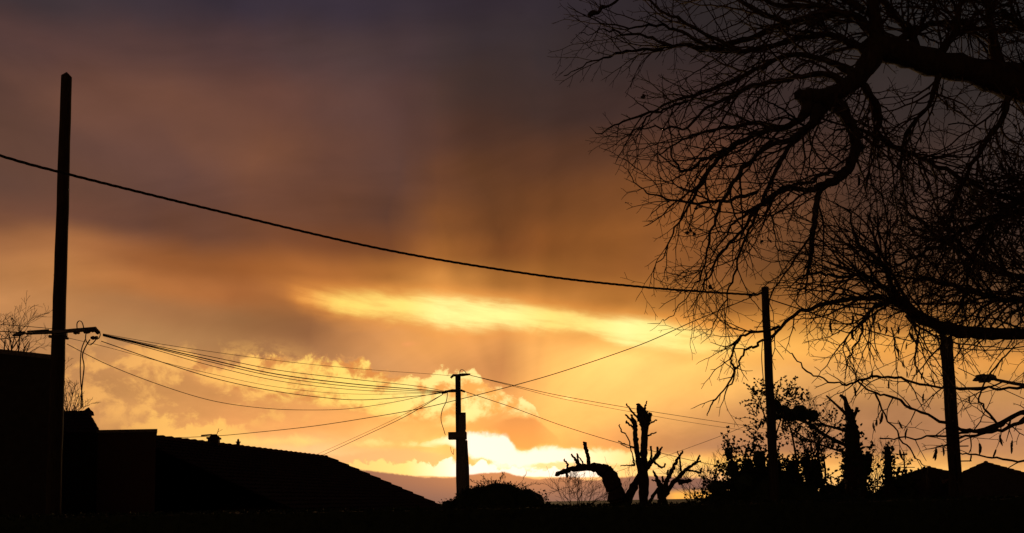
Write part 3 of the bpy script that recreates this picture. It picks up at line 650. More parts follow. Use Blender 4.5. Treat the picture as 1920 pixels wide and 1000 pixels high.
# second order boughs (own meshes as well, they read as separate boughs)
sec = [
 ([(1640, 62, 20), (1605, 33, 13), (1560, 27, 11), (1500, 38, 10), (1440, 58, 9), (1380, 80, 9), (1325, 92, 10), (1285, 84, 6), (1235, 92, 5), (1185, 94, 4), (1140, 105, 3), (1095, 124, 2), (1056, 144, 1.5)], .4),
 ([(1630, 100, 18), (1600, 82, 12), (1555, 66, 10), (1500, 72, 9), (1440, 88, 9), (1390, 96, 8), (1330, 92, 9)], .3),
 ([(1600, 140, 14), (1560, 118, 10), (1500, 104, 8), (1440, 118, 8), (1380, 150, 7), (1320, 172, 6), (1260, 190, 4), (1220, 212, 4), (1160, 232, 3), (1118, 250, 1.5)], .2),
 ([(1590, 158, 14), (1540, 140, 9), (1480, 148, 9), (1420, 160, 8), (1370, 182, 7), (1320, 205, 5), (1290, 240, 4), (1250, 240, 3), (1200, 240, 2), (1170, 256, 1.5)], 0),
 ([(1515, 200, 22), (1500, 225, 12), (1465, 240, 10), (1420, 250, 9), (1370, 278, 8), (1335, 312, 7), (1310, 350, 6), (1290, 390, 4), (1265, 430, 3), (1240, 480, 2), (1222, 520, 1.4)], -.3),
 ([(1530, 205, 22), (1520, 232, 11), (1480, 262, 10), (1440, 275, 8), (1400, 310, 8), (1370, 350, 7), (1345, 400, 5), (1330, 450, 4), (1320, 500, 3), (1300, 540, 2), (1260, 590, 1.5), (1238, 604, 1)], -.5),
 ([(1548, 200, 16), (1520, 240, 9), (1480, 275, 8), (1455, 320, 7), (1432, 370, 6), (1410, 420, 5), (1385, 480, 4), (1370, 540, 3), (1345, 590, 2), (1330, 625, 1.5)], .2),
 ([(1470, 242, 9), (1420, 232, 7), (1370, 238, 6), (1310, 250, 4), (1262, 272, 3), (1238, 290, 2)], .1),
 ([(1420, 360, 6), (1380, 372, 6), (1330, 380, 5), (1280, 378, 4), (1235, 368, 3), (1200, 352, 2), (1178, 322, 1.5), (1168, 296, 1)], .2),
 ([(1470, 350, 7), (1420, 390, 6), (1385, 440, 5), (1352, 470, 4), (1330, 520, 3), (1310, 560, 2)], 0),
 ([(1360, 280, 6), (1320, 300, 5), (1280, 320, 4), (1262, 300, 3), (1250, 272, 2)], -.2),
 ([(1480, 44, 9), (1420, 20, 8), (1360, -10, 6), (1280, -40, 5)], .3),
 ([(1385, 95, 8), (1330, 70, 6), (1280, 40, 5), (1230, 10, 4), (1200, -20, 3)], .2),
 ([(1330, 90, 7), (1280, 60, 5), (1240, 48, 4), (1180, 52, 3), (1120, 40, 2), (1075, 22, 1.5)], 0),
 ([(1260, 90, 5), (1215, 70, 4), (1170, 62, 3), (1130, 58, 2), (1092, 66, 1)], .1),
 ([(1290, 190, 5), (1245, 205, 4), (1215, 220, 3), (1200, 245, 2)], -.1),
 ([(1690, 568, 14), (1672, 540, 9), (1664, 508, 8), (1640, 482, 7), (1612, 462, 6), (1600, 430, 4), (1590, 392, 3)], -.2),
 ([(1676, 560, 10), (1650, 532, 7), (1615, 515, 6), (1575, 520, 5), (1540, 512, 4), (1500, 522, 3)], .1),
 ([(1680, 566, 9), (1645, 572, 6), (1622, 598, 5), (1612, 630, 4), (1600, 655, 3), (1590, 678, 3)], 0),
 ([(1462, 612, 6), (1435, 622, 5), (1400, 626, 5), (1378, 646, 5), (1372, 676, 4), (1376, 700, 4), (1360, 728, 3), (1338, 752, 3), (1326, 780, 2)], .15),
 ([(2080, 730, 12), (1960, 762, 9), (1905, 780, 8), (1870, 798, 9), (1835, 808, 8), (1795, 803, 6), (1740, 778, 5), (1690, 752, 5), (1650, 740, 4), (1612, 718, 3), (1600, 690, 2)], -.2),
 ([(2060, 740, 9), (1950, 775, 8), (1900, 798, 7), (1850, 812, 6), (1800, 822, 4), (1760, 840, 3)], .2),
 ([(1960, 720, 7), (1890, 727, 5), (1830, 728, 5), (1765, 725, 5), (1700, 714, 5), (1645, 706, 5), (1620, 711, 5), (1590, 722, 4), (1545, 712, 3), (1505, 690, 3), (1482, 660, 2)], .1),
 ([(1650, 822, 3), (1700, 822, 3), (1770, 817, 4), (1860, 800, 5), (1940, 760, 8)], .3),
 ([(2000, 880, 5), (1920, 866, 4), (1870, 860, 4), (1820, 852, 3), (1790, 846, 2)], .2),
 ([(1700, 590, 10), (1720, 625, 4), (1716, 680, 3), (1740, 720, 2)], 0),
 ([(1640, 735, 4), (1665, 790, 3), (1700, 835, 3), (1722, 862, 2), (1740, 880, 1.5)], 0),
 ([(1875, 800, 5), (1850, 770, 4), (1835, 745, 3), (1860, 700, 3), (1890, 660, 3)], 0),
 ([(1620, 160, 12), (1640, 195, 12), (1648, 225, 11), (1648, 255, 9), (1700, 285, 7), (1760, 312, 7), (1820, 345, 7), (1900, 372, 6), (1980, 390, 5)], .3),
 ([(1648, 262, 8), (1600, 240, 5), (1560, 250, 3)], .2),
 ([(1870, 122, 20), (1862, 70, 14), (1855, 20, 13), (1850, -40, 12)], 0),
 ([(1720, 100, 16), (1700, 50, 12), (1660, 10, 10), (1640, -50, 8)], .3),
 ([(1760, 105, 14), (1790, 60, 11), (1800, 10, 9), (1830, -50, 8)], -.3),
 ([(1680, 80, 14), (1730, 50, 10), (1790, 40, 8), (1850, 60, 7), (1930, 50, 6)], .4),
 ([(1620, 20, 12), (1570, -10, 9), (1520, -40, 8)], .1),
 ([(1590, 30, 10), (1530, 10, 8), (1460, 10, 7), (1400, -15, 5)], -.2),
 ([(2100, 420, 20), (1980, 400, 14), (1900, 400, 11), (1830, 420, 9), (1770, 455, 7), (1720, 480, 5), (1680, 500, 3)], .5),
 ([(2100, 520, 20), (1990, 530, 14), (1920, 520, 11), (1850, 500, 9), (1800, 470, 7), (1740, 430, 5), (1700, 390, 3)], .3),
 ([(2100, 560, 16), (1960, 560, 12), (1900, 562, 9), (1870, 560, 9), (1820, 545, 7), (1760, 530, 5), (1700, 520, 4), (1640, 508, 3)], -.1),
 ([(2080, 330, 20), (1980, 340, 14), (1900, 380, 9), (1850, 430, 7), (1820, 500, 5), (1800, 580, 3)], .1),
 ([(1900, 160, 14), (1880, 220, 9), (1840, 280, 7), (1800, 350, 6), (1780, 430, 4)], .0),
 ([(1760, 140, 12), (1740, 200, 7), (1700, 250, 6), (1690, 320, 4), (1700, 380, 3)], .1),
 ([(2080, 140, 20), (1990, 90, 14), (1930, 60, 9), (1880, 20, 7)], .2),
]
SW = lambda p: 1.18 if p[1] < 600 else 1.0
for pts, off_ in sec:
    if len(src) < 60: L([(p[0], p[1], p[2]*SW(p)) if i == 0 else (p[0], p[1], p[2]*SW(p), off_*min(1, i/3)) for i, p in enumerate(pts)], sp=.062, ln=.5, k=8)
# twigs
RMIN = .0020; JIT = [0, 0]
def shoot(p, d, length, r0, lev, lim=True):
    seg = min(.035 if lev < 2 else .028, max(.012, length/3))
    if lev == 0: JIT[0] = gau(0, 22); JIT[1] = gau(0, 16)
    n = max(3, int(length/seg)); pts = [p.copy()]; rad = [r0]
    side = random.choice((-1, 1)); ax_ = Vector((gau(0, .3), 1, gau(0, .3))).normalized()
    curl = gau(0, .022); sag = uni(-.02, .035)*(1 if lev == 0 else .6)
    d = d.copy(); nxt = uni(1, 3); fade = 0
    for i in range(n):
        t = i/n
        d += Vector((gau(0, .075), gau(0, .05), gau(0, .075)))
        d += ax_.cross(d)*curl
        d.z -= sag*(1-1.9*t)
        d.normalize(); p = p+d*seg
        if lim:
            q = proj(p)
            if not inside(ENV, q[0]+JIT[0], q[1]+JIT[1]):
                if i < 2: return
                n = i; 
                pts.append(p.copy()); rad.append(RMIN*.7); break
        pts.append(p.copy()); rad.append(max(RMIN, r0*(1-t)+RMIN*t))
        if lev < 3 and i >= nxt and i < n-1:
            rem = length*(1-t)
            sgn = side; side = -side
            a = R(uni(28, 62))*sgn
            cd = Matrix.Rotation(a, 3, ax_) @ d; cd.y += gau(0, .35); cd.normalize()
            cl = rem*uni(.35, .72) if rnd() < (.56, .42, .3)[lev] else uni(.022, .06)
            d = (Matrix.Rotation(-a*.22, 3, ax_) @ d)
            if cl > .02: shoot(p.copy(), cd, cl, max(RMIN, rad[-1]*uni(.55, .8)), lev+1)
            nxt = i+uni(1.0, 2.8)
    if len(pts) > 1:
        tw.tube(pts, rad, 3, cap=False); NS[0] += len(pts); tips.append(pts[-1]); 
        if rnd() < .5: tips.append(pts[len(pts)//2])
def dens(px, py):                          # how thick the twig net is at a place
    d = .8
    if px > 1740 and 330 < py < 610: d = 3.3
    elif px > 1540 and py < 110: d = 2.4
    elif px > 1600 and 110 <= py < 620: d = 2.2
    elif px > 1280 and py < 300: d = .95
    elif py > 630: d = .5
    elif px > 1300 and py < 560: d = .85
    return d
for W, Rr, sp, ln in src:
    acc = 0; nextp = sp*.5; side = 1; tot = sum((W[i+1]-W[i]).length for i in range(len(W)-1))
    for i in range(1, len(W)):
        seg = W[i]-W[i-1]; l = seg.length; acc += l
        if acc >= nextp:
            px, py = proj(W[i]); 
            if -60 < px < 2080 and -140 < py < 1000:
                d0 = seg.normalized(); t = acc/tot; dn = dens(px, py)
                reps = 1 if rnd() < dn else 0
                while dn > 1 and rnd() < dn-1: reps += 1; dn -= 1
                for _ in range(reps):
                    side = -side; a = R(uni(25, 70))*side
                    dd_ = Matrix.Rotation(a, 3, Vector((gau(0, .3), 1, gau(0, .3))).normalized()) @ d0
                    if px > 1600 and py > 120 and rnd() < .55: dd_ = Vector((gau(0, .35), gau(0, .3), -1))      # hanging shoots
                    dd_.y += gau(0, .4); dd_.normalize()
                    le = ln*uni(.35, 1.15)*(1.15-.5*t)
                    if px > 1600 and py < 600: le *= 1.3
                    if rnd() < .45 and len(W) > 12:      # a long shoot running along with its bough
                        le = uni(.7, 1.25)*(1.2-.5*t); dd_ = Matrix.Rotation(R(uni(12, 34))*side, 3, Vector((0, 1, 0))) @ d0; dd_.y += gau(0, .3); dd_.normalize()
                    if py > 640: le = min(le, .45)
                    shoot(W[i].copy(), dd_, le, max(.003, min(.0125 if le > .65 else .007, Rr[i]*.6)), 0 if le > .3 else 1)
            nextp = acc+sp*uni(.6, 1.4)
    # a few side spurs and the leading tip
    if Rr[-1] < .01: shoot(W[-1].copy(), (W[-1]-W[-3]).normalized(), .18, Rr[-1], 2)
for _ in range(46):
    x = uni(1660, 2010); y = uni(150, 620) if rnd() < .75 else uni(-60, 60)
    a = uni(-.4, 3.6); shoot(at(x, y, DT+uni(-.6, 1.2)), Vector((math.cos(a), gau(0, .3), -math.sin(a)*.8)).normalized(), uni(.7, 1.3), .0075, 0)
pass
tw.build('twigs', M['twig'], TREE)
# hanging seed pods
pm = MB(); Lp = .105
pm.tube([(0, 0, 0), (.001, 0, -.012), (.004, .001, -.025), (.007, .002, -.05), (.004, 0, -.08), (-.002, 0, -.098), (-.003, 0, -.105)], [.0012, .0015, .007, .0095, .0085, .004, .001], 6)
tp = [(proj(p), p) for p in tips]
want = [(1677, 642), (1683, 652), (1692, 672), (1720, 690), (1730, 728), (1603, 722), (1628, 775), (1660, 774), (1652, 782), (1678, 782), (1697, 796), (1745, 838), (1755, 838), (1765, 840), (1688, 838), (1598, 592), (1650, 602), (1680, 610), (1672, 630), (1704, 618), (1560, 596), (1600, 612), (1668, 610), (1555, 600), (1820, 740), (1862, 820), (1866, 840), (1890, 850), (1838, 838), (1700, 640), (1718, 600), (1812, 842), (1732, 700), (1668, 712), (1697, 700), (1895, 818), (1640, 690)]
cand = [t for t in tp if 1585 < t[0][0] < 1920 and 170 < t[0][1] < 420]
random.shuffle(cand); want += [c[0] for c in cand[:34]]
used = set(); first = None
for wpx in want:
    best = min(tp, key=lambda t: (t[0][0]-wpx[0])**2+(t[0][1]-wpx[1])**2+(1e9 if id(t) in used else 0))
    if (best[0][0]-wpx[0])**2+(best[0][1]-wpx[1])**2 > 45**2: continue
    used.add(id(best))
    if first is None:
        o = pm.build('seed_pod', M['pod'], TREE, origin=(0, 0, 0)); first = o
    else:
        o = first.copy(); C.objects.link(o); o.parent = TREE
    o.location = best[1]-TREE.location; o.rotation_euler = (gau(0, .15), gau(0, .2), uni(0, 6)); k_ = uni(.65, 1.25); o.scale = (k_*uni(.8, 1.3), k_*uni(.8, 1.3), k_)
# a few withered leaves still clinging
lm = None
for wpx in [(1287, 525), (1296, 440), (1310, 395), (1200, 172), (1330, 535), (1280, 60), (1185, 374), (1440, 455), (1430, 450)]:
    best = min(tp, key=lambda t: (t[0][0]-wpx[0])**2+(t[0][1]-wpx[1])**2)
    if best[0][0] < wpx[0]-25 or (best[0][0]-wpx[0])**2+(best[0][1]-wpx[1])**2 > 900: continue
    m_ = MB()
    for _ in range(3): m_.leaf((gau(0, .008), gau(0, .008), gau(0, .008)), .045)
    o = m_.build('withered_leaf', M['twig'], TREE, origin=(0, 0, 0)); o.location = best[1]-TREE.location
# broken twig piece caught at the very top
m_ = MB(); limb(m_, [(1104, 30, 9), (1112, 24, 10), (1122, 24, 6), (1128, 14, 8), (1140, 12, 5), (1155, 3, 5), (1164, -8, 3), (1180, -40, 3)], DT-.2, 6); limb(m_, [(1126, 18, 4), (1125, 0, 2), (1124, -40, 2)], DT-.2, 4); m_.build('branch', M['bark'], TREE)

# ---- pollarded trees
DP = 21.0
def pollard(name, label, base, limbs, D=DP, group='pollarded trees behind the hedge', parts=('trunk',)):
    b = at(base, 955, D); h = thing(name, label, 'tree', (b.x, b.y, GZ), group)
    for i, pts in enumerate(limbs):
        mb = MB(); W, Rr = limb(mb, pts, D, 10 if i == 0 else 7, n=6, bark=.42, wig=1.2)
        mb.build('trunk' if i == 0 else 'limb', M['bark'], h)
    return h
pollard('pollarded_tree', 'bent pollarded tree with one thick arm reaching left and upright cut stubs', 1156,
 [[(1160, 1100, 44), (1162, 960, 44), (1158, 935, 40), (1150, 910, 34), (1138, 888, 30), (1120, 878, 20), (1100, 876, 14), (1080, 878, 12), (1060, 884, 9), (1041, 889, 8)],
  [(1140, 885, 26), (1143, 882, 20), (1146, 884, 10)],
  [(1104, 877, 7), (1102, 855, 7), (1098, 840, 7.5), (1097, 829, 8)],
  [(1089, 877, 9), (1082, 866, 6), (1074, 856, 4), (1072, 852, 3)], [(1086, 874, 5), (1084, 862, 4), (1081, 850, 3)], [(1098, 874, 4), (1088, 862, 3), (1082, 851, 2)],
  [(1064, 882, 5), (1065, 872, 4), (1060, 865, 3), (1057, 862, 2.5)], [(1062, 884, 6), (1063, 892, 5), (1064, 896, 2)], [(1098, 877, 4), (1085, 868, 3), (1078, 856, 2)]])
pollard('pollarded_tree', 'tallest pollarded tree with twin upright stems ending in bristling cut stubs', 1207,
 [[(1207, 1100, 22), (1207, 960, 19), (1207, 900, 18), (1207, 850, 14), (1209, 810, 14), (1208, 790, 22), (1206, 772, 10), (1197, 758, 5)],
  [(1208, 930, 13), (1200, 880, 12), (1193, 840, 10), (1191, 812, 9), (1190, 795, 9), (1186, 785, 5), (1183, 777, 4)],
  [(1170, 962, 26), (1182, 925, 17), (1200, 890, 13), (1208, 870, 10)],
  [(1211, 790, 16), (1218, 780, 9), (1219, 775, 6)], [(1200, 790, 12), (1198, 772, 8), (1195, 756, 6)],
  [(1203, 785, 8), (1206, 772, 4), (1210, 760, 3), (1214, 753, 2.5)], [(1208, 776, 5), (1209, 768, 4), (1211, 760, 2.5)],
  [(1198, 786, 5), (1188, 775, 4), (1178, 763, 3), (1175, 757, 3)], [(1210, 786, 5), (1213, 776, 4), (1214, 771, 3)],
  [(1190, 797, 6), (1182, 788, 4), (1173, 778, 3)], [(1190, 806, 5), (1181, 797, 4), (1174, 790, 3)],
  [(1217, 796, 3), (1226, 791, 3), (1232, 788, 2.5)], [(1213, 818, 3), (1222, 814, 3), (1230, 811, 2.5)],
  [(1190, 866, 3), (1184, 845, 2.2), (1176, 820, 2.5), (1165, 808, 2.5), (1161, 796, 2)],
  [(1191, 840, 3), (1180, 836, 2), (1166, 831, 2), (1160, 828, 2)], [(1191, 838, 2), (1176, 838, 2), (1161, 830, 1.5)],
  [(1191, 872, 4), (1178, 873, 2.5), (1164, 873, 2)], [(1190, 874, 5), (1188, 868, 3), (1186, 864, 2)],
  [(1210, 880, 13), (1219, 868, 11), (1228, 860, 8), (1232, 850, 5), (1233, 838, 4)],
  [(1229, 860, 6), (1236, 852, 5), (1241, 838, 3)], [(1220, 866, 5), (1221, 852, 4), (1221, 838, 4)],
  [(1226, 866, 5), (1234, 874, 4), (1243, 877, 4), (1247, 871, 3)], [(1225, 862, 7), (1234, 852, 5), (1238, 846, 4)]])
pollard('pollarded_tree', 'low spreading pollarded tree with forked stubs, rightmost of the three pollards', 1243,
 [[(1241, 1100, 22), (1241, 960, 20), (1242, 935, 16), (1246, 915, 11), (1254, 895, 8), (1262, 878, 7), (1270, 862, 5), (1278, 850, 4), (1281, 846, 3)],
  [(1245, 930, 13), (1262, 906, 9), (1280, 888, 8), (1292, 876, 6), (1306, 868, 5), (1311, 856, 4), (1312, 853, 3)],
  [(1238, 935, 12), (1237, 912, 11), (1232, 898, 7), (1227, 887, 4), (1224, 882, 3)], [(1217, 943, 7), (1228, 925, 6), (1238, 912, 6)],
  [(1252, 900, 6), (1252, 888, 4), (1253, 882, 4)], [(1276, 884, 4), (1275, 864, 3), (1270, 845, 2)], [(1290, 882, 4), (1302, 884, 4), (1313, 886, 4), (1316, 878, 3)],
  [(1238, 905, 8), (1230, 902, 4), (1222, 900, 3)], [(1272, 905, 10), (1290, 902, 8), (1296, 900, 5)], [(1300, 870, 4), (1309, 866, 3), (1314, 865, 2)], [(1244, 905, 6), (1242, 896, 4), (1243, 893, 3)]])
# ---- ivy covered pollards
def ivy(mb, W, Rr, dens_=260, size=.11, spread=.16):
    for i in range(len(W)-1):
        L_ = (W[i+1]-W[i]).length
        for _ in range(int(dens_*L_*max(.15, Rr[i]*3))):
            p = W[i].lerp(W[i+1], rnd()); v = Vector((gau(0, 1), gau(0, 1), gau(0, 1))).normalized()
            mb.leaf(p+v*(Rr[i]+abs(gau(0, spread*.6))), size)
DI = 22.0
b = at(1600, 955, DI); h = thing('ivy_clad_tree', 'thick ivy clad pollard with forked cut stubs on top, right of the single wooden pole', 'tree', (b.x, b.y, GZ))
mb = MB(); W, Rr = limb(mb, [(1606, 1100, 46), (1606, 960, 44), (1604, 900, 40), (1600, 850, 30), (1596, 800, 22), (1592, 775, 15), (1587, 760, 9), (1584, 748, 7), (1575, 741, 6)], DI, 10, bark=.3); mb.build('trunk', M['bark'], h)
iv = MB(); ivy(iv, W[:26], Rr, 330, .12, .2)
for pts in ([(1590, 780, 8), (1575, 766, 5), (1560, 752, 4), (1549, 742, 3)], [(1594, 790, 10), (1604, 775, 7), (1607, 764, 6)], [(1608, 900, 26), (1620, 880, 22), (1626, 862, 18), (1630, 850, 10)], [(1598, 840, 9), (1570, 828, 7), (1540, 812, 7), (1520, 796, 6), (1490, 785, 4)], [(1596, 812, 6), (1565, 802, 5), (1535, 795, 4)], [(1596, 852, 5), (1550, 838, 4), (1510, 822, 3), (1480, 800, 2)]):
    mb = MB(); W2, R2 = limb(mb, pts, DI, 7, bark=.2); mb.build('limb', M['bark'], h)
    if pts[0][2] > 20: ivy(iv, W2, R2, 420, .12, .2)
    if pts[0][0] == 1608:
        for q_ in ((1637, 832), (1630, 838), (1634, 845)): 
            for _ in range(8): iv.leaf(at(q_[0]+gau(0, 2), q_[1]+gau(0, 2), DI), .1)
iv.build('ivy', M['ivy'], h)
b = at(1665, 925, DI+1); h = thing('ivy_clad_stump', 'slim ivy wrapped stump standing between the ivy clad tree and the low roof', 'tree', (b.x, b.y, GZ))
mb = MB(); W, Rr = limb(mb, [(1668, 1100, 30), (1668, 940, 28), (1667, 900, 15), (1665, 870, 13), (1664, 838, 11)], DI+1, 8, bark=.3); mb.build('trunk', M['bark'], h)
iv = MB(); ivy(iv, W, Rr, 560, .12, .2); iv.build('ivy', M['ivy'], h)

# ---- leafy bushes
def blob_core(mb, cpt, rx, ry, rz, nu=22, nv=14):
    b0 = len(mb.v)
    for i in range(nv+1):
        th = math.pi*i/nv
        for j in range(nu):
            ph = 2*math.pi*j/nu; v = Vector((math.sin(th)*math.cos(ph), math.sin(th)*math.sin(ph), math.cos(th)))
            k_ = 1+.22*mnoise.noise(v*2.1+cpt*.3)+.1*mnoise.noise(v*6+cpt)
            mb.v.append(cpt+Vector((v.x*rx*k_, v.y*ry*k_, v.z*rz*k_)))
    for i in range(nv):
        for j in range(nu): mb.f.append((b0+i*nu+j, b0+i*nu+(j+1) % nu, b0+(i+1)*nu+(j+1) % nu, b0+(i+1)*nu+j))
def bush(name, label, blobs, D, size, dens_=900, core=.86, sprigs=0, mtl='leaf', group=None, cat='bush', fuzz=.5, stem=True):
    cx = sum(b[0] for b in blobs)/len(blobs); b0 = at(cx, 955, D); h = thing(name, label, cat, (b0.x, b0.y, GZ), group)
    co = MB(); lf = MB(); sp = MB(); s = D/FPX
    for (x, y, rx, ry) in blobs:
        c_ = at(x, y, D+gau(0, .3)); RX, RZ = rx*s, ry*s; RY = (RX+RZ)/2
        if core: blob_core(co, c_, RX*core, RY*core, RZ*core)
        n = int(dens_*(RX*RZ+RX*RY+RY*RZ)/3)
        for _ in range(n):
            v = Vector((gau(0, 1), gau(0, 1), gau(0, 1))).normalized(); k_ = 1+.2*mnoise.noise(v*3+c_)+gau(0, .05)*fuzz
            if not core: k_ *= rnd()**.45
            lf.leaf(c_+Vector((v.x*RX*k_, v.y*RY*k_, v.z*RZ*k_)), size, (v+Vector((gau(0, .8), gau(0, .8), gau(0, .8)))).normalized())
        for _ in range(int(sprigs*(rx+ry)/40)):
            a = uni(-.15, 1.15)*math.pi; v = Vector((math.cos(a), gau(0, .3), math.sin(a))).normalized()
            st = c_+Vector((v.x*RX, v.y*RY, v.z*RZ))*.85; d_ = (v+Vector((gau(0, .4), gau(0, .3), .4))).normalized(); Ln = uni(.12, .42)*max(.6, D/20)
            pts = [st]
            for q in range(5):
                d_ = (d_+Vector((gau(0, .2), gau(0, .2), gau(0, .2)))).normalized(); pts.append(pts[-1]+d_*Ln/5*1.3)
                for _k in range(3): lf.leaf(pts[-1], size, (d_+Vector((gau(0, .7), gau(0, .7), gau(0, .7)))).normalized())
            sp.tube(pts, [.012, .011, .010, .008, .006, .004], 3)
    o_ = len(co.v); 
    if core: lf.v += co.v; lf.f += [tuple(i+len(lf.v)-len(co.v) for i in f_) for f_ in co.f]
    if stem:
        for bx_, by_, _r, _q in blobs[::3]:
            q = b0+Vector((gau(0, .3), gau(0, .2), 0)); e_ = at(bx_, by_, D); m1 = (q+e_)/2+Vector((gau(0, .15), gau(0, .15), -.15))
            sp.tube([Vector(v) for v in crom([(q.x, q.y, GZ-.1), tuple(m1), tuple(e_)], 4)], [.04-.0035*i for i in range(9)], 5)
    if sp.v: sp.build('stem', M['bark'], h)
    lf.build('foliage', M[mtl], h); return h
bush('evergreen_bush', 'rounded dark bush right of the middle pole, bare twigs rising behind it', [(925, 966, 66, 58), (890, 956, 42, 42), (985, 970, 52, 50), (852, 972, 36, 36), (1032, 984, 38, 38), (950, 950, 40, 38)], 24, .055, 3200, .97, fuzz=.8)
bush('laurel_bush', 'ragged leafy bush mass around the foot of the single wooden pole', [(1396, 912, 34, 34), (1374, 880, 12, 20), (1366, 850, 8, 12), (1404, 872, 9, 14), (1430, 905, 34, 38), (1424, 862, 13, 20), (1450, 930, 60, 48), (1456, 878, 12, 20), (1500, 940, 46, 44), (1486, 884, 14, 26), (1520, 884, 14, 28), (1508, 866, 9, 12), (1360, 945, 44, 30), (1345, 915, 20, 16), (1318, 965, 34, 22), (1560, 948, 52, 28), (1532, 905, 16, 14)], 19, .07, 1300, .85, sprigs=14, fuzz=1.7)
bush('photinia_shrub', 'airy leafed shrub with loose clusters of leaves beside the single pole', [(1424, 752, 10, 16), (1430, 786, 13, 16), (1422, 815, 9, 12), (1456, 742, 14, 18), (1478, 755, 16, 12), (1512, 758, 14, 7), (1466, 780, 16, 12), (1500, 798, 12, 6), (1438, 832, 10, 12), (1560, 800, 14, 10), (1530, 830, 20, 12), (1480, 820, 18, 14), (1560, 850, 18, 12)], 18.7, .062, 700, 0, sprigs=18, fuzz=1.5)
m_ = MB()
bush('clipped_shrub', 'dense dark block of foliage between the single pole and the ivy clad tree', [(1452, 762, 12, 10), (1458, 776, 14, 11), (1482, 779, 15, 12), (1505, 778, 16, 11), (1524, 780, 12, 11), (1470, 768, 10, 8), (1500, 767, 12, 7)], 22.5, .06, 1500, .97, stem=False)
bush('dark_shrub', 'low dark shrub at the foot of the ivy clad tree', [(1600, 945, 45, 40), (1560, 925, 26, 16), (1585, 915, 18, 12), (1640, 955, 40, 30), (1680, 930, 34, 34), (1640, 968, 60, 30), (1692, 905, 18, 14)], 23.5, .09, 900, .9, sprigs=5)

# ---- bare shrubs and small bare trees
def bare(name, label, base, tops, D, r0=.05, lev=3, group=None, spreadv=.5, seglen=None, cat='tree', n0=6, bark='twig', kink=.12, cl=(.45, .75)):
    b = at(base[0], base[1], D); b = Vector((b.x, b.y, GZ)); h = thing(name, label, cat, b, group); tk = MB(); tg = MB()
    s = D/FPX
    def rec(p, d, ln, r, lv):
        n = 6; pts = [p]; rad = [r]
        for i in range(n):
            d = (d+Vector((gau(0, kink), gau(0, kink), gau(0, kink*.7)+.03))).normalized(); p = p+d*ln/n; pts.append(p); rad.append(max(.0045*D/25, r*(1-.6*(i+1)/n)))
            if lv > 0 and i >= 1 and rnd() < .75:
                a = R(uni(18, 45))*random.choice((-1, 1)); cd = Matrix.Rotation(a, 3, Vector((gau(0, .3), 1, gau(0, .3))).normalized()) @ d; cd.y += gau(0, .3)
                rec(p, cd.normalized(), ln*uni(*cl), rad[-1]*.62, lv-1)
        (tk if lv == lev else tg).tube(pts, rad, 4 if lv >= lev-1 else 3, cap=False)
    root = at(base[0], base[1], D)
    for (tx, ty) in tops:
        e_ = at(tx, ty, D+gau(0, .4)); st = root+Vector((gau(0, .1), gau(0, .1), 0)); rec(st, (e_-st).normalized(), (e_-st).length*.8, r0, lev)
    tk.tube([b+Vector((0, 0, -.1)), Vector((root.x, root.y, root.z+.05))], [r0*2.2, r0*1.5], 7)
    tk.build('trunk', M['bark'], h); tg.build('twigs', M[bark], h); return h
bare('bare_tree', 'bare tree showing above the flat topped house left of the tall pole', (20, 720), [(-10, 590), (18, 595), (45, 600), (70, 610), (95, 640), (5, 620)], 30, .04, 3, cl=(.4, .6))
bare('bare_tree', 'sparse bare twigs rising behind the hipped roof beside the tall pole', (120, 830), [(128, 690), (140, 730), (152, 715), (112, 700), (158, 750), (135, 720), (148, 745)], 33, .026, 3, cl=(.32, .5))
bare('bare_tree', 'bare crown fanning out above the rounded bush by the middle pole', (935, 935), [(872, 912), (886, 903), (900, 896), (915, 892), (930, 890), (945, 890), (962, 893), (980, 900), (998, 908), (1012, 916)], 34, .035, 3, cl=(.28, .42), kink=.1)
bare('bare_shrub', 'leafless shrub between the rounded bush and the bent pollarded tree', (1085, 965), [(1035, 925), (1050, 912), (1068, 905), (1085, 903), (1102, 908), (1118, 914), (1130, 930)], 33, .03, 3, cat='shrub')
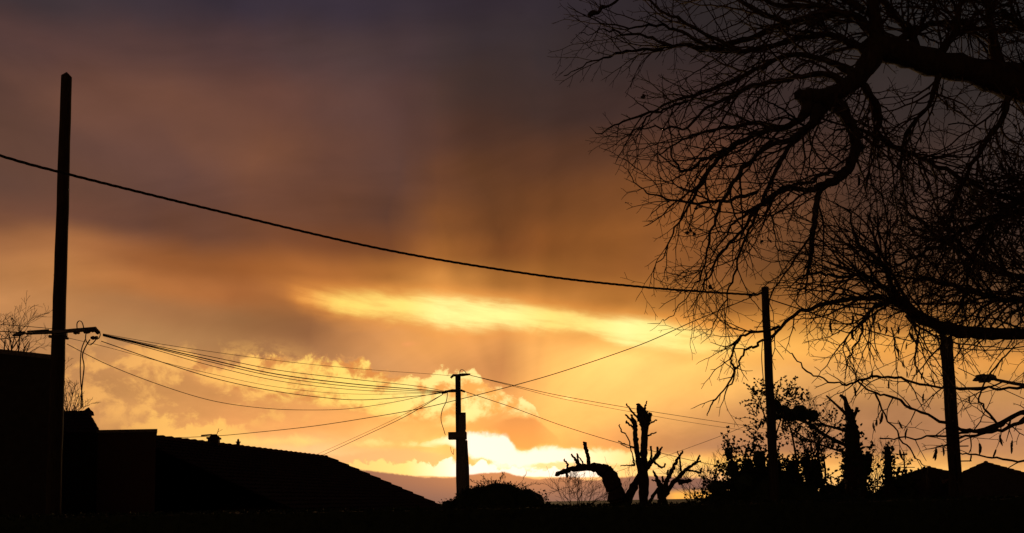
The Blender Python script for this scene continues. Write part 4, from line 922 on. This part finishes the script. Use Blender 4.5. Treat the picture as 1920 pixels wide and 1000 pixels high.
bare('bare_shrub', 'thin leafless twigs seen between the bent and the tallest pollard', (1170, 965), [(1160, 890), (1170, 885), (1182, 895), (1150, 905)], 34, .022, 2, cat='shrub')
bare('bare_shrub', 'leafless twigs behind the low spreading pollard, left of the laurel mass', (1310, 970), [(1272, 905), (1290, 895), (1308, 888), (1325, 884), (1340, 888), (1352, 880)], 33, .03, 3, cat='shrub')
bare('bare_tree', 'slender bare twigs in the gap between ivy clad tree and ivy stump', (1645, 960), [(1630, 870), (1640, 862), (1650, 865), (1658, 870)], 36, .03, 3)
bare('bare_tree', 'fine bare branches behind the laurel mass, left of the ivy clad tree', (1540, 900), [(1500, 790), (1520, 770), (1545, 765), (1560, 780), (1535, 800), (1485, 800), (1470, 830), (1510, 820), (1555, 815)], 24, .035, 3, cl=(.35, .55))

# ---- clipped hedge along the garden
hy = 13.0; za = at(960, 952, hy).z
x0_, x1_ = at(-260, 950, hy).x, at(2180, 950, hy).x
hm = MB(); n = 200; tops = []; fr = []; bk = []; bot = []; botb = []
for i in range(n+1):
    x = x0_+(x1_-x0_)*i/n; 
    zt = za + .05*max(0, mnoise.noise(Vector((x*5, 9, 3)))) + .02*mnoise.noise(Vector((x*2, 0, 3))) + .03*mnoise.noise(Vector((x*.5, 4, 3))) - .02
    fr.append(Vector((x, hy+.08*mnoise.noise(Vector((x, 2, 0))), zt))); bk.append(Vector((x, hy+1.1, zt))); bot.append(Vector((x, hy-.15+.1*mnoise.noise(Vector((x*1.4, 7, 0))), GZ))); botb.append(Vector((x, hy+1.1, GZ)))
hm.quadstrip(bot, fr); hm.quadstrip(fr, bk); hm.quadstrip(bk, botb)
for i in range(26000):
    x = uni(x0_, x1_); r_ = rnd()
    if r_ < .45: p = Vector((x, hy+uni(0, 1), za+uni(-.05, .01)+.05*max(0, mnoise.noise(Vector((x*5, 9, 3))))))
    else: p = Vector((x, hy-.08+gau(0, .04), uni(GZ, za)))
    hm.leaf(p, .05)
o = hm.build('hedge', M['leaf'], origin=((x0_+x1_)/2, hy, GZ)); tag(o, 'low clipped hedge forming the black band along the bottom of the picture', 'hedge')
